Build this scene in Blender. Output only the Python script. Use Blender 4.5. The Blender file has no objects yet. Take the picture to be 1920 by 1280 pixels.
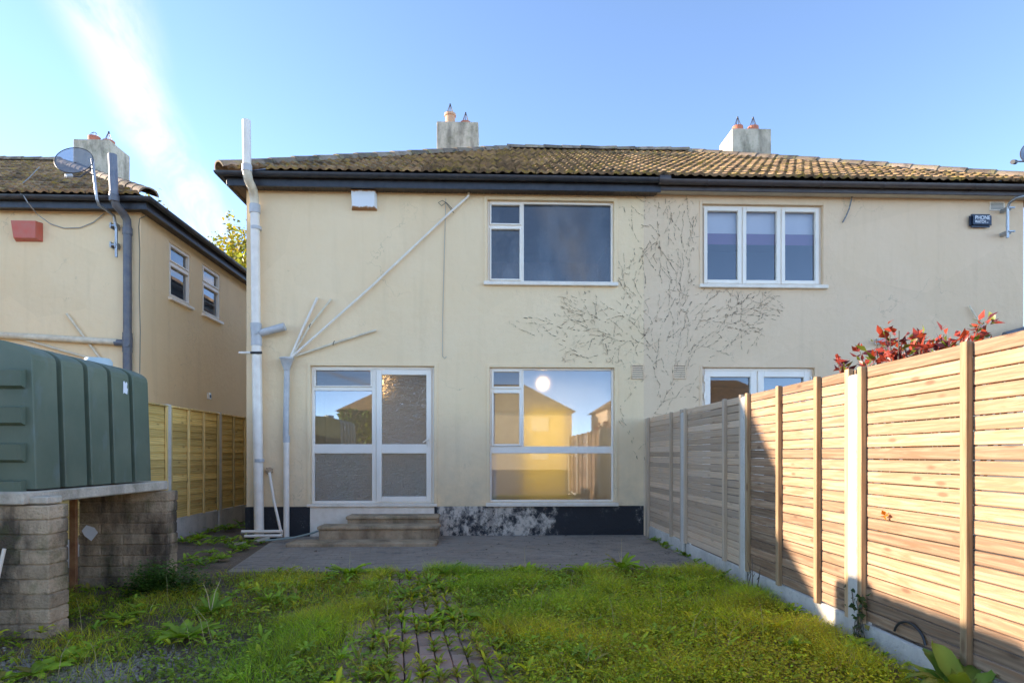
import bpy, bmesh, math, random
import numpy as np
from mathutils import Vector, Matrix, Euler

random.seed(7)
RNG = np.random.default_rng(11)
R = math.radians
scene = bpy.context.scene
COL = scene.collection

# ------------------------------------------------------------------ camera
CAM = Vector((0.0, -10.0, 1.30))
YAW = R(2.0)
F = 1150.0                      # focal length in pixels of the 1920 wide frame
HZ = 853.0                      # horizon row
cd = bpy.data.cameras.new('camera')
cam = bpy.data.objects.new('camera', cd)
COL.objects.link(cam)
cam.location = CAM
cam.rotation_euler = (R(90), 0, -YAW)
cd.sensor_width = 36.0
cd.lens = F / 1920.0 * 36.0
cd.shift_y = (HZ - 640.0) / 1920.0
cd.clip_start = 0.05
cd.clip_end = 2000.0
scene.camera = cam

# ------------------------------------------------------------------ sky and sun
SUN_EL = R(15.3)
SUN_A = R(16.0)                 # the sun stands left (-X), a little behind the house line
sun_dir = Vector((-math.cos(SUN_EL) * math.cos(SUN_A), math.cos(SUN_EL) * math.sin(SUN_A), math.sin(SUN_EL)))
world = bpy.data.worlds.new('World')
scene.world = world
world.use_nodes = True
wn = world.node_tree
for n in list(wn.nodes):
    wn.nodes.remove(n)
def WN(t, **kw):
    n = wn.nodes.new(t)
    for k, v in kw.items():
        setattr(n, k, v)
    return n
wl = wn.links.new
w_out = WN('ShaderNodeOutputWorld')
w_bg = WN('ShaderNodeBackground')
w_bg.inputs['Strength'].default_value = 0.15
w_sky = WN('ShaderNodeTexSky', sky_type='NISHITA', sun_disc=False)
w_sky.sun_elevation = SUN_EL
w_sky.sun_rotation = math.atan2(sun_dir.x, sun_dir.y)
w_sky.altitude = 50.0
w_sky.air_density = 0.30
w_sky.dust_density = 0.0
w_sky.ozone_density = 2.2
# thin cirrus on a flat layer high above: streaks along one wind direction
w_tc = WN('ShaderNodeTexCoord')
w_sep = WN('ShaderNodeSeparateXYZ')
wl(w_tc.outputs['Generated'], w_sep.inputs[0])
def M(op, a, b=None, c=None, clamp=False):
    n = WN('ShaderNodeMath', operation=op)
    n.use_clamp = clamp
    for i, s in enumerate((a, b, c)):
        if s is None:
            continue
        if isinstance(s, (int, float)):
            n.inputs[i].default_value = s
        else:
            wl(s, n.inputs[i])
    return n.outputs[0]
zc_ = M('ADD', M('MAXIMUM', w_sep.outputs['Z'], 0.0), 0.04)
px_ = M('DIVIDE', w_sep.outputs['X'], zc_)
py_ = M('DIVIDE', w_sep.outputs['Y'], zc_)
# along / across the wind (the streak in view runs from plan (-.8,1.36) to (-1.15,2.6))
WIND = (-0.272, 0.962)
along = M('ADD', M('MULTIPLY', px_, WIND[0]), M('MULTIPLY', py_, WIND[1]))
across = M('SUBTRACT', M('MULTIPLY', px_, WIND[1]), M('MULTIPLY', py_, WIND[0]))
w_cmb = WN('ShaderNodeCombineXYZ')
wl(M('MULTIPLY', along, 0.9), w_cmb.inputs[0])
wl(M('MULTIPLY', across, 3.2), w_cmb.inputs[1])
w_n1 = WN('ShaderNodeTexNoise')
w_n1.inputs['Scale'].default_value = 1.6
w_n1.inputs['Detail'].default_value = 9.0
w_n1.inputs['Roughness'].default_value = 0.62
w_n1.inputs['Distortion'].default_value = 0.6
wl(w_cmb.outputs[0], w_n1.inputs['Vector'])
# streak bands: one passes through the view, others repeat to both sides across the sky
w_cmb2 = WN('ShaderNodeCombineXYZ')
wl(M('MULTIPLY', along, 0.35), w_cmb2.inputs[0])
wl(M('MULTIPLY', across, 0.9), w_cmb2.inputs[1])
w_n2 = WN('ShaderNodeTexNoise')
w_n2.inputs['Scale'].default_value = 1.0
w_n2.inputs['Detail'].default_value = 4.0
wl(w_cmb2.outputs[0], w_n2.inputs['Vector'])
wob = M('MULTIPLY', M('SUBTRACT', w_n2.outputs['Fac'], 0.5), 0.5)
cshift = M('ADD', M('ADD', across, wob), 0.40)
band = M('ABSOLUTE', M('SUBTRACT', M('FRACT', M('ADD', M('DIVIDE', cshift, 2.6), 0.5)), 0.5))   # 0 on a streak, .5 between
w_mr = WN('ShaderNodeMapRange', interpolation_type='SMOOTHSTEP')
wl(band, w_mr.inputs['Value'])
w_mr.inputs['From Min'].default_value = 0.05
w_mr.inputs['From Max'].default_value = 0.0
w_mr2 = WN('ShaderNodeMapRange', interpolation_type='SMOOTHSTEP')
wl(w_n1.outputs['Fac'], w_mr2.inputs['Value'])
w_mr2.inputs['From Min'].default_value = 0.30
w_mr2.inputs['From Max'].default_value = 0.68
cl = M('MULTIPLY', w_mr.outputs[0], w_mr2.outputs[0])
cl = M('MULTIPLY', cl, 0.7, clamp=True)
w_mix = WN('ShaderNodeMixRGB')
w_mix.blend_type = 'MIX'
wl(cl, w_mix.inputs[0])
wl(w_sky.outputs[0], w_mix.inputs[1])
w_mix.inputs[2].default_value = (1.15, 1.22, 1.4, 1)
w_wb = WN('ShaderNodeMixRGB')            # even white balance tint: the whole sky a little less blue
w_wb.blend_type = 'MULTIPLY'; w_wb.inputs[0].default_value = 1.0
wl(w_mix.outputs[0], w_wb.inputs[1]); w_wb.inputs[2].default_value = (1.15, 1.0, .83, 1)
wl(w_wb.outputs[0], w_bg.inputs['Color'])
wl(w_bg.outputs[0], w_out.inputs['Surface'])

sl = bpy.data.lights.new('sun', 'SUN')
sl.energy = 2.05
sl.angle = R(0.55)
sl.color = (1.0, 0.86, 0.70)
sun = bpy.data.objects.new('sun', sl)
COL.objects.link(sun)
sun.location = (-30, 8, 20)
sun.rotation_euler = (-sun_dir).to_track_quat('-Z', 'Y').to_euler()

scene.view_settings.view_transform = 'Standard'
scene.view_settings.look = 'None'
scene.view_settings.gamma = 1.0
scene.view_settings.exposure = 2.92
scene.render.engine = 'CYCLES'
scene.cycles.max_bounces = 8
scene.cycles.transparent_max_bounces = 12

# ------------------------------------------------------------------ helpers: survey
def W(px, py, Y=0.0):
    """photograph pixel -> (X, Z) on the vertical plane at depth Y (used to survey the facades)"""
    a = math.atan((px - 960.0) / F) + YAW
    d = Y - CAM.y
    X = d * math.tan(a)
    zc = X * math.sin(YAW) + d * math.cos(YAW)
    return X, CAM.z - (py - HZ) * zc / F
def WX(px, X):
    """pixel column -> Y on the plane X = const"""
    a = math.atan((px - 960.0) / F) + YAW
    return CAM.y + X / math.tan(a)
def WG(px, py, z=0.0):
    """pixel -> ground point"""
    zc = (CAM.z - z) * F / (py - HZ)
    xc = (px - 960.0) / F * zc
    return xc * math.cos(YAW) + zc * math.sin(YAW), CAM.y - xc * math.sin(YAW) + zc * math.cos(YAW)

# ------------------------------------------------------------------ helpers: objects
WLOC = {}
def tag(o, label=None, cat=None, group=None, kind=None):
    if label: o['label'] = label
    if cat: o['category'] = cat
    if group: o['group'] = group
    if kind: o['kind'] = kind
    return o
def thing(name, loc, label, cat, group=None):
    o = bpy.data.objects.new(name, None)
    o.empty_display_size = 0.2
    COL.objects.link(o)
    o.location = loc
    WLOC[o.name] = Vector(loc)
    return tag(o, label, cat, group)
def place(o, wloc, parent):
    wloc = Vector(wloc)
    if parent is not None:
        o.parent = parent
        o.location = wloc - WLOC[parent.name]
    else:
        o.location = wloc
    COL.objects.link(o)
    WLOC[o.name] = wloc
    return o
def inst(name, mesh, wloc, parent=None, rot=None, scale=None):
    o = bpy.data.objects.new(name, mesh)
    place(o, wloc, parent)
    if rot is not None: o.rotation_euler = rot
    if scale is not None: o.scale = scale
    return o

class MB:
    def __init__(s):
        s.v = []; s.f = []
    def add(s, vs, fs):
        b = len(s.v)
        s.v += [tuple(p) for p in vs]
        s.f += [tuple(b + i for i in f) for f in fs]
        return s
    def quad(s, a, b, c, d):
        return s.add([a, b, c, d], [(0, 1, 2, 3)])
    def box(s, x0, x1, y0, y1, z0, z1, ch=0.0):
        if x0 > x1: x0, x1 = x1, x0
        if y0 > y1: y0, y1 = y1, y0
        if z0 > z1: z0, z1 = z1, z0
        if ch <= 0:
            vs = [(x0,y0,z0),(x1,y0,z0),(x1,y1,z0),(x0,y1,z0),(x0,y0,z1),(x1,y0,z1),(x1,y1,z1),(x0,y1,z1)]
            return s.add(vs, [(0,3,2,1),(4,5,6,7),(0,1,5,4),(1,2,6,5),(2,3,7,6),(3,0,4,7)])
        bm = bmesh.new()
        bmesh.ops.create_cube(bm, size=1.0)
        for v in bm.verts:
            v.co = Vector((x0 + (v.co.x + .5) * (x1 - x0), y0 + (v.co.y + .5) * (y1 - y0), z0 + (v.co.z + .5) * (z1 - z0)))
        bmesh.ops.bevel(bm, geom=bm.edges[:], offset=ch, segments=1, affect='EDGES')
        bm.verts.index_update()
        s.add([v.co[:] for v in bm.verts], [[v.index for v in f.verts] for f in bm.faces])
        bm.free()
        return s
    def tube(s, pts, r, n=10, caps=True):
        pts = [Vector(p) for p in pts]
        rs = r if isinstance(r, (list, tuple)) else [r] * len(pts)
        rings = []
        up = None
        for i, p in enumerate(pts):
            if i == 0: t = pts[1] - pts[0]
            elif i == len(pts) - 1: t = pts[-1] - pts[-2]
            else: t = (pts[i+1] - p).normalized() + (p - pts[i-1]).normalized()
            t.normalize()
            if up is None:
                up = t.orthogonal().normalized()
            else:
                up = (up - t * up.dot(t))
                up = up.normalized() if up.length > 1e-6 else t.orthogonal().normalized()
            sd = t.cross(up)
            rings.append([p + (up * math.cos(2*math.pi*k/n) + sd * math.sin(2*math.pi*k/n)) * rs[i] for k in range(n)])
        b = len(s.v)
        for ring in rings: s.v += [tuple(q) for q in ring]
        for i in range(len(rings) - 1):
            for k in range(n):
                a = b + i*n + k; c = b + i*n + (k+1) % n
                s.f.append((a, c, c + n, a + n))
        if caps:
            s.f.append(tuple(b + k for k in range(n))[::-1])
            s.f.append(tuple(b + (len(rings)-1)*n + k for k in range(n)))
        return s
    def lathe(s, prof, c, n=20):
        b = len(s.v)
        for (r, z) in prof:
            for k in range(n):
                s.v.append((c[0] + r*math.cos(2*math.pi*k/n), c[1] + r*math.sin(2*math.pi*k/n), c[2] + z))
        for i in range(len(prof) - 1):
            for k in range(n):
                a = b + i*n + k; d = b + i*n + (k+1) % n
                s.f.append((a, d, d + n, a + n))
        return s
    def grid_wall(s, u0, u1, z0, z1, holes, P, depth):
        """front face with openings + reveals; P(u, d, z) maps to world, d = into the wall"""
        us = sorted(set([u0, u1] + [h[0] for h in holes] + [h[1] for h in holes]))
        zs = sorted(set([z0, z1] + [h[2] for h in holes] + [h[3] for h in holes]))
        us = [u for u in us if u0 <= u <= u1]; zs = [z for z in zs if z0 <= z <= z1]
        for i in range(len(us) - 1):
            for j in range(len(zs) - 1):
                cu = (us[i] + us[i+1]) / 2; cz = (zs[j] + zs[j+1]) / 2
                if any(h[0] < cu < h[1] and h[2] < cz < h[3] for h in holes): continue
                s.quad(P(us[i],0,zs[j]), P(us[i+1],0,zs[j]), P(us[i+1],0,zs[j+1]), P(us[i],0,zs[j+1]))
        for (a, b, c, d) in holes:
            s.quad(P(a,0,c), P(a,0,d), P(a,depth,d), P(a,depth,c))
            s.quad(P(b,0,d), P(b,0,c), P(b,depth,c), P(b,depth,d))
            s.quad(P(a,0,d), P(b,0,d), P(b,depth,d), P(a,depth,d))
            s.quad(P(b,0,c), P(a,0,c), P(a,depth,c), P(b,depth,c))
        return s
    def mesh(s, name, mat=None, smooth=None, weld=False):
        me = bpy.data.meshes.new(name)
        me.from_pydata(s.v, [], s.f)
        if weld:
            bm = bmesh.new(); bm.from_mesh(me)
            bmesh.ops.remove_doubles(bm, verts=bm.verts[:], dist=1e-5)
            bmesh.ops.recalc_face_normals(bm, faces=bm.faces[:])
            bm.to_mesh(me); bm.free()
        if mat: me.materials.append(mat)
        if smooth is not None:
            me.polygons.foreach_set('use_smooth', [True] * len(me.polygons))
            me.set_sharp_from_angle(angle=R(smooth))
        me.update()
        return me
    def build(s, name, mat=None, parent=None, smooth=None, weld=False):
        a = np.array(s.v)
        c = Vector(((a[:,0].min()+a[:,0].max())/2, (a[:,1].min()+a[:,1].max())/2, a[:,2].min()))
        s.v = [(p[0]-c.x, p[1]-c.y, p[2]-c.z) for p in s.v]
        me = s.mesh(name, mat, smooth, weld)
        return place(bpy.data.objects.new(name, me), c, parent)

def fast_mesh(name, verts, faces3, mat, cols=None, smooth=False):
    """big triangle soup from numpy arrays (+ per-vertex colour attribute 'col')"""
    me = bpy.data.meshes.new(name)
    nv, nf = len(verts), len(faces3)
    me.vertices.add(nv); me.loops.add(nf*3); me.polygons.add(nf)
    me.vertices.foreach_set('co', np.asarray(verts, np.float32).ravel())
    me.loops.foreach_set('vertex_index', np.asarray(faces3, np.int32).ravel())
    me.polygons.foreach_set('loop_start', np.arange(0, nf*3, 3, dtype=np.int32))
    me.polygons.foreach_set('loop_total', np.full(nf, 3, np.int32))
    if smooth: me.polygons.foreach_set('use_smooth', np.ones(nf, bool))
    if cols is not None:
        at = me.color_attributes.new('col', 'FLOAT_COLOR', 'POINT')
        c4 = np.ones((nv, 4), np.float32); c4[:, :3] = cols
        at.data.foreach_set('color', c4.ravel())
    me.materials.append(mat)
    me.update(calc_edges=True)
    return me

# ------------------------------------------------------------------ helpers: materials
MATS = {}
class NT:
    def __init__(s, name):
        s.m = bpy.data.materials.new(name); s.m.use_nodes = True
        s.t = s.m.node_tree
        s.b = s.t.nodes['Principled BSDF']; s.o = s.t.nodes['Material Output']
    def n(s, t, **kw):
        x = s.t.nodes.new(t)
        for k, v in kw.items():
            if k.startswith('i_'): x.inputs[k[2:].replace('_', ' ')].default_value = v
            else: setattr(x, k, v)
        return x
    def l(s, a, b): s.t.links.new(a, b)
    def pos(s): return s.n('ShaderNodeNewGeometry').outputs['Position']
    def obj(s): return s.n('ShaderNodeTexCoord').outputs['Object']
    def rnd(s): return s.n('ShaderNodeObjectInfo').outputs['Random']
    def scale(s, v, k):
        m = s.n('ShaderNodeMapping'); s.l(v, m.inputs[0])
        m.inputs['Scale'].default_value = k if isinstance(k, (tuple, list)) else (k, k, k)
        return m.outputs[0]
    def noise(s, v, sc, det=4, rough=.55, dist=0.0):
        x = s.n('ShaderNodeTexNoise'); s.l(v, x.inputs['Vector'])
        x.inputs['Scale'].default_value = sc; x.inputs['Detail'].default_value = det
        x.inputs['Roughness'].default_value = rough; x.inputs['Distortion'].default_value = dist
        return x.outputs['Fac']
    def ramp(s, f, lo, hi, a=0.0, b=1.0):
        x = s.n('ShaderNodeMapRange'); s.l(f, x.inputs[0])
        x.inputs[1].default_value = lo; x.inputs[2].default_value = hi
        x.inputs[3].default_value = a; x.inputs[4].default_value = b
        return x.outputs[0]
    def mix(s, f, a, b, mode='MIX'):
        x = s.n('ShaderNodeMixRGB', blend_type=mode)
        for i, q in ((0, f), (1, a), (2, b)):
            if isinstance(q, (int, float)): x.inputs[i].default_value = q
            elif isinstance(q, (tuple, list)): x.inputs[i].default_value = (*q[:3], 1)
            else: s.l(q, x.inputs[i])
        return x.outputs[0]
    def math(s, op, a, b=None):
        x = s.n('ShaderNodeMath', operation=op)
        for i, q in ((0, a), (1, b)):
            if q is None: continue
            if isinstance(q, (int, float)): x.inputs[i].default_value = q
            else: s.l(q, x.inputs[i])
        return x.outputs[0]
    def addv(s, v, f):
        x = s.n('ShaderNodeVectorMath', operation='ADD'); s.l(v, x.inputs[0]); s.l(f, x.inputs[1])
        return x.outputs[0]
    def bump(s, h, dist, strength=1.0):
        x = s.n('ShaderNodeBump'); s.l(h, x.inputs['Height'])
        x.inputs['Distance'].default_value = dist; x.inputs['Strength'].default_value = strength
        s.l(x.outputs[0], s.b.inputs['Normal'])
        return x
    def color(s, c):
        if isinstance(c, (tuple, list)): s.b.inputs['Base Color'].default_value = (*c[:3], 1)
        else: s.l(c, s.b.inputs['Base Color'])
    def rough(s, r):
        if isinstance(r, (int, float)): s.b.inputs['Roughness'].default_value = r
        else: s.l(r, s.b.inputs['Roughness'])

def simple(name, c, rough=.5, c2=None, sc=6.0, bump=0.0, bsc=60.0, rndv=0.0, spec=.5, metal=0.0, lo=.35, hi=.7):
    n = NT(name)
    v = n.pos()
    col = None
    if c2 is not None:
        col = n.mix(n.ramp(n.noise(v, sc, 6, .6), lo, hi), c, c2)
    if rndv:
        f = n.ramp(n.rnd(), 0, 1, 1 - rndv, 1 + rndv)
        g = n.n('ShaderNodeCombineXYZ')
        for i in range(3): n.l(f, g.inputs[i])
        col = n.mix(1.0, col if col is not None else c, g.outputs[0], 'MULTIPLY')
    n.color(col if col is not None else c)
    n.rough(rough)
    n.b.inputs['Specular IOR Level'].default_value = spec
    n.b.inputs['Metallic'].default_value = metal
    if bump: n.bump(n.noise(v, bsc, 5, .6), bump)
    return n.m

def m_render(name, c, c2, vine=False):
    n = NT(name); v = n.pos()
    big = n.ramp(n.noise(v, .7, 5, .6), .35, .68)
    col = n.mix(big, c, c2)
    # rain streaks: stretched downwards
    st = n.ramp(n.noise(n.scale(v, (5.0, 5.0, .45)), 1.0, 5, .6), .52, .78)
    col = n.mix(n.math('MULTIPLY', st, .30), col, tuple(k*.78 for k in c))
    # splashed dirt close to the ground
    sp = n.n('ShaderNodeSeparateXYZ'); n.l(v, sp.inputs[0])
    low = n.ramp(sp.outputs['Z'], 1.7, .35)
    d = n.math('MULTIPLY', low, n.ramp(n.noise(v, 2.6, 6, .65), .35, .75))
    col = n.mix(n.math('MULTIPLY', d, .55), col, (.36, .33, .26))
    vo = n.n('ShaderNodeTexVoronoi'); n.l(n.scale(v, (.55, .55, .75)), vo.inputs['Vector']); vo.inputs['Scale'].default_value = 1.0
    hs = n.n('ShaderNodeSeparateColor'); n.l(vo.outputs['Color'], hs.inputs[0])
    col = n.mix(n.math('MULTIPLY', hs.outputs[0], .16), col, tuple(k*.70 for k in c))
    vc = n.n('ShaderNodeTexVoronoi', feature='DISTANCE_TO_EDGE'); vc.inputs['Scale'].default_value = 1.0
    wob = n.n('ShaderNodeTexNoise'); n.l(v, wob.inputs['Vector']); wob.inputs['Scale'].default_value = 2.5; wob.inputs['Detail'].default_value = 6
    n.l(n.addv(n.scale(v, .8), wob.outputs['Color']), vc.inputs['Vector'])
    crk = n.math('MULTIPLY', n.ramp(vc.outputs['Distance'], .006, .001), n.ramp(n.noise(v, .9, 3, .5), .52, .6))
    col = n.mix(n.math('MULTIPLY', crk, .35), col, (.30, .24, .17))
    sp2 = n.ramp(n.noise(v, 22, 4, .6), .66, .76)
    col = n.mix(n.math('MULTIPLY', sp2, .22), col, (.42, .37, .29))
    n.color(col); n.rough(.9); n.b.inputs['Specular IOR Level'].default_value = .25
    h = n.math('ADD', n.noise(v, 95, 4, .6), n.math('MULTIPLY', n.noise(v, 9, 3, .5), 1.6))
    n.bump(h, .009, .85)
    return n.m

def m_wood(name, c, c2, knot, axis='Y', grey=None):
    n = NT(name)
    v = n.obj()
    r = n.rnd()
    off = n.n('ShaderNodeCombineXYZ')
    n.l(n.math('MULTIPLY', r, 13.0), off.inputs[0]); n.l(n.math('MULTIPLY', r, 31.0), off.inputs[1]); n.l(n.math('MULTIPLY', r, 7.0), off.inputs[2])
    v = n.addv(v, off.outputs[0])
    s1 = {'Y': (14, .9, 14), 'Z': (14, 14, .9), 'X': (.9, 14, 14)}[axis]
    g = n.noise(n.scale(v, s1), 2.2, 6, .62, 1.2)
    wv = n.n('ShaderNodeTexWave', wave_type='BANDS', bands_direction='Z' if axis != 'Z' else 'X')
    n.l(n.scale(v, {'Y': (3, .35, 3), 'Z': (3, 3, .35), 'X': (.35, 3, 3)}[axis]), wv.inputs[0])
    wv.inputs['Scale'].default_value = 3.4; wv.inputs['Distortion'].default_value = 7.5; wv.inputs['Detail'].default_value = 2.0
    wv.inputs['Detail Scale'].default_value = .8
    col = n.mix(n.ramp(g, .40, .60), c, c2)
    col = n.mix(n.math('MULTIPLY', n.ramp(wv.outputs['Fac'], .45, 1.0), .6), col, tuple(k*.55 for k in c2))
    vo = n.n('ShaderNodeTexVoronoi')
    n.l(n.scale(v, {'Y': (9, 3.0, 9), 'Z': (9, 9, 3.0), 'X': (3.0, 9, 9)}[axis]), vo.inputs['Vector'])
    vo.inputs['Scale'].default_value = 1.0
    k = n.ramp(vo.outputs['Distance'], .17, .08)
    col = n.mix(n.math('MULTIPLY', k, .85), col, knot)
    halo = n.ramp(vo.outputs['Distance'], .34, .15)
    col = n.mix(n.math('MULTIPLY', halo, .30), col, tuple(k2*.75 for k2 in c2))
    if grey is not None:
        col = n.mix(n.ramp(n.noise(v, 2.4, 5, .6), .3, .6, .15, .8), col, grey)
    f = n.ramp(r, 0, 1, .68, 1.2)
    cc = n.n('ShaderNodeCombineXYZ')
    for i in range(3): n.l(f, cc.inputs[i])
    col = n.mix(1.0, col, cc.outputs[0], 'MULTIPLY')
    n.color(col); n.rough(.72); n.b.inputs['Specular IOR Level'].default_value = .3
    n.bump(g, .0025, .8)
    return n.m

def m_concrete(name, c, c2, moss=0.0, bump=.006, sc=3.0, rndv=.12, dark=0.0):
    n = NT(name); v = n.pos()
    col = n.mix(n.ramp(n.noise(v, sc, 7, .65), .35, .66), c, c2)
    col = n.mix(n.math('MULTIPLY', n.ramp(n.noise(v, sc*9, 4, .6), .55, .72), .45), col, tuple(k*.55 for k in c))
    if dark:
        col = n.mix(n.math('MULTIPLY', n.ramp(n.noise(n.scale(v, (1, 1, .35)), 3.3, 5, .6), .48, .64), dark), col, (.045, .038, .03))
    if moss:
        col = n.mix(n.math('MULTIPLY', n.ramp(n.noise(v, 4.3, 6, .7), .52, .66), moss), col, (.10, .11, .03))
    if rndv:
        f = n.ramp(n.rnd(), 0, 1, 1-rndv, 1+rndv)
        cc = n.n('ShaderNodeCombineXYZ')
        for i in range(3): n.l(f, cc.inputs[i])
        col = n.mix(1.0, col, cc.outputs[0], 'MULTIPLY')
    n.color(col); n.rough(.92); n.b.inputs['Specular IOR Level'].default_value = .2
    n.bump(n.math('ADD', n.noise(v, 60, 5, .65), n.noise(v, 14, 4, .6)), bump)
    return n.m

def m_leaf(name, trans=.35, rough=.45, tint=None):
    n = NT(name)
    at = n.n('ShaderNodeAttribute'); at.attribute_name = 'col'
    n.color(at.outputs['Color']); n.rough(rough); n.b.inputs['Specular IOR Level'].default_value = .3
    tr = n.n('ShaderNodeBsdfTranslucent')
    n.l(n.mix(1.0, at.outputs['Color'], (1.5, 1.6, .7), 'MULTIPLY'), tr.inputs['Color'])
    mx = n.n('ShaderNodeMixShader'); mx.inputs[0].default_value = trans
    n.l(n.b.outputs[0], mx.inputs[1]); n.l(tr.outputs[0], mx.inputs[2]); n.l(mx.outputs[0], n.o.inputs['Surface'])
    return n.m

def m_glass(name, refl=.12, dirt=.08, dirtcol=(.5, .53, .55), bump=None, tint=(1, 1, 1), frost=0.0, seed=0.0, fr=.6, fior=1.22):
    """window pane: mirror reflection by Fresnel (two glass layers) over a clear view into the room, with a film of dirt"""
    n = NT(name); v = n.pos()
    n.t.nodes.remove(n.b)
    fre = n.n('ShaderNodeFresnel'); fre.inputs['IOR'].default_value = 1.5
    fac = n.math('MINIMUM', n.math('ADD', n.math('MULTIPLY', fre.outputs[0], 2.0), refl - .08), 1.0)
    gl = n.n('ShaderNodeBsdfGlossy'); gl.inputs['Roughness'].default_value = .015
    tr = n.n('ShaderNodeBsdfTransparent'); tr.inputs['Color'].default_value = (*tint, 1)
    body = tr.outputs[0]
    if frost:
        rf = n.n('ShaderNodeBsdfRefraction'); rf.inputs['IOR'].default_value = fior; rf.inputs['Roughness'].default_value = fr; rf.inputs['Color'].default_value = (*tint, 1)
        m0 = n.n('ShaderNodeMixShader'); m0.inputs[0].default_value = frost
        n.l(tr.outputs[0], m0.inputs[1]); n.l(rf.outputs[0], m0.inputs[2]); body = m0.outputs[0]
    m1 = n.n('ShaderNodeMixShader'); n.l(fac, m1.inputs[0]); n.l(body, m1.inputs[1]); n.l(gl.outputs[0], m1.inputs[2])
    df = n.n('ShaderNodeBsdfDiffuse'); df.inputs['Color'].default_value = (*dirtcol, 1)
    vv = n.addv(v, n.n('ShaderNodeCombineXYZ', i_X=seed).outputs[0]) if seed else v
    d1 = n.ramp(n.noise(n.scale(vv, (1, 1, .55)), 2.3, 6, .65), .40, .85, .25, 1.6)
    m2 = n.n('ShaderNodeMixShader')
    n.l(n.math('MULTIPLY', d1, dirt), m2.inputs[0])
    n.l(m1.outputs[0], m2.inputs[1]); n.l(df.outputs[0], m2.inputs[2])
    n.l(m2.outputs[0], n.o.inputs['Surface'])
    if bump:
        h = n.noise(n.scale(v, (1, 1, 2.0)), bump[0], 2, .5, 1.2)
        b = n.n('ShaderNodeBump'); n.l(h, b.inputs['Height']); b.inputs['Distance'].default_value = bump[1]
        n.l(b.outputs[0], gl.inputs['Normal']); n.l(b.outputs[0], df.inputs['Normal'])
        if frost: n.l(b.outputs[0], rf.inputs['Normal'])
        gl.inputs['Roughness'].default_value = .03
    return n.m

M_WALL = m_render('cream_render', (.89, .65, .375), (.92, .69, .42))
M_WALL2 = m_render('pale_grey_cream_render', (.81, .585, .36), (.85, .62, .40))
M_WALL3 = m_render('warm_cream_render', (.90, .665, .38), (.93, .71, .43))
M_UPVC = simple('white_upvc', (.90, .80, .66), .32, (.84, .74, .60), 3.0)
M_WPAINT = simple('chipped_white_paint', (.88, .77, .62), .5, (.76, .64, .49), 7.0, .002, 40)
M_SILL = simple('painted_sill', (.74, .70, .62), .75, (.62, .57, .47), 5.0, .003, 60)
M_BLACK_UPVC = simple('black_gutter_plastic', (.022, .023, .027), .38, (.045, .045, .048), 9.0)
M_BROWN_UPVC = simple('brown_gutter_plastic', (.055, .042, .038), .42, (.085, .066, .058), 7.0)
M_DARKSOFFIT = simple('dark_brown_soffit_board', (.055, .040, .030), .6, (.09, .065, .045), 5.0)
M_SOFFIT = simple('cream_soffit_board', (.66, .60, .48), .7, (.52, .46, .36), 4.0)
M_RENDERGREY = m_concrete('weathered_chimney_render', (.54, .43, .30), (.66, .54, .39), moss=.35, bump=.014, sc=2.2, rndv=0, dark=.55)
M_TERRA = simple('terracotta', (.50, .17, .085), .8, (.42, .13, .07), 9, .003, 60)
M_TERRA_PALE = simple('pale_buff_clay', (.62, .36, .20), .8, (.55, .29, .16), 9, .003, 60)
M_WIRE = simple('dark_wire', (.05, .045, .045), .5)
M_PVC_WHITE = simple('white_pvc_pipe', (.86, .75, .61), .35, (.74, .63, .50), 6)
M_PVC_CREAM = simple('cream_painted_pipe', (.78, .66, .47), .6, (.58, .47, .32), 8, .002, 60)
M_PVC_GREY = simple('grey_pvc', (.43, .41, .385), .45, (.54, .51, .47), 9)
M_PVC_DARK = simple('dark_grey_soil_pipe', (.10, .105, .125), .45, (.16, .155, .15), 8)
M_STEEL = simple('galvanised_steel', (.42, .43, .44), .42, (.32, .33, .34), 14, metal=.8)
M_CLAMP = simple('black_clip', (.02, .02, .02), .5)
M_RED_PLASTIC = simple('faded_red_plastic', (.55, .10, .055), .5, (.48, .14, .09), 9)
M_RUST = simple('rust_brown', (.22, .09, .035), .9, (.35, .17, .07), 12, .004, 60)
M_ALARM = simple('dark_blue_plastic', (.012, .018, .035), .25)
M_LETTER = simple('white_lettering', (.80, .80, .80), .5)
M_ROOM = simple('dim_room_plaster', (.34, .34, .33), .9, (.28, .28, .27), 2)
M_ROOMDARK = simple('darkened_ceiling', (.10, .10, .09), .9)  # ceiling colour darkened so it stays dim under the bulb
M_ROOMFLOOR = simple('dim_room_floor', (.14, .11, .08), .7)
M_YELLOW = simple('yellow_painted_wall', (.86, .66, .09), .7, (.78, .60, .10), 2)
M_CURTAIN = simple('pale_curtain', (.62, .66, .66), .9, (.55, .58, .58), 5)
M_BLINDW = simple('white_roller_blind', (.74, .76, .78), .8)
M_BLINDP = simple('purple_band', (.20, .10, .24), .8)
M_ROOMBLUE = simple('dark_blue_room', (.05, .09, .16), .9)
M_STEP = m_concrete('worn_step_concrete', (.40, .285, .17), (.54, .40, .25), moss=.35, bump=.012, sc=4, rndv=.06, dark=.5)
M_BLOCK = m_concrete('weathered_concrete_block', (.44, .315, .195), (.60, .45, .29), moss=.5, bump=.022, sc=3.6, rndv=.2, dark=.85)
M_SLAB = m_concrete('pale_concrete_lintel', (.72, .62, .47), (.54, .45, .33), moss=.25, bump=.01, sc=5, rndv=.08, dark=.35)
M_POST = m_concrete('fence_post_concrete', (.52, .455, .37), (.60, .53, .44), bump=.004, sc=4, rndv=.07)
M_GRAVELB = m_concrete('gravel_board_concrete', (.52, .46, .38), (.62, .55, .46), moss=.18, bump=.006, sc=3, rndv=.06, dark=.2)
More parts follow.
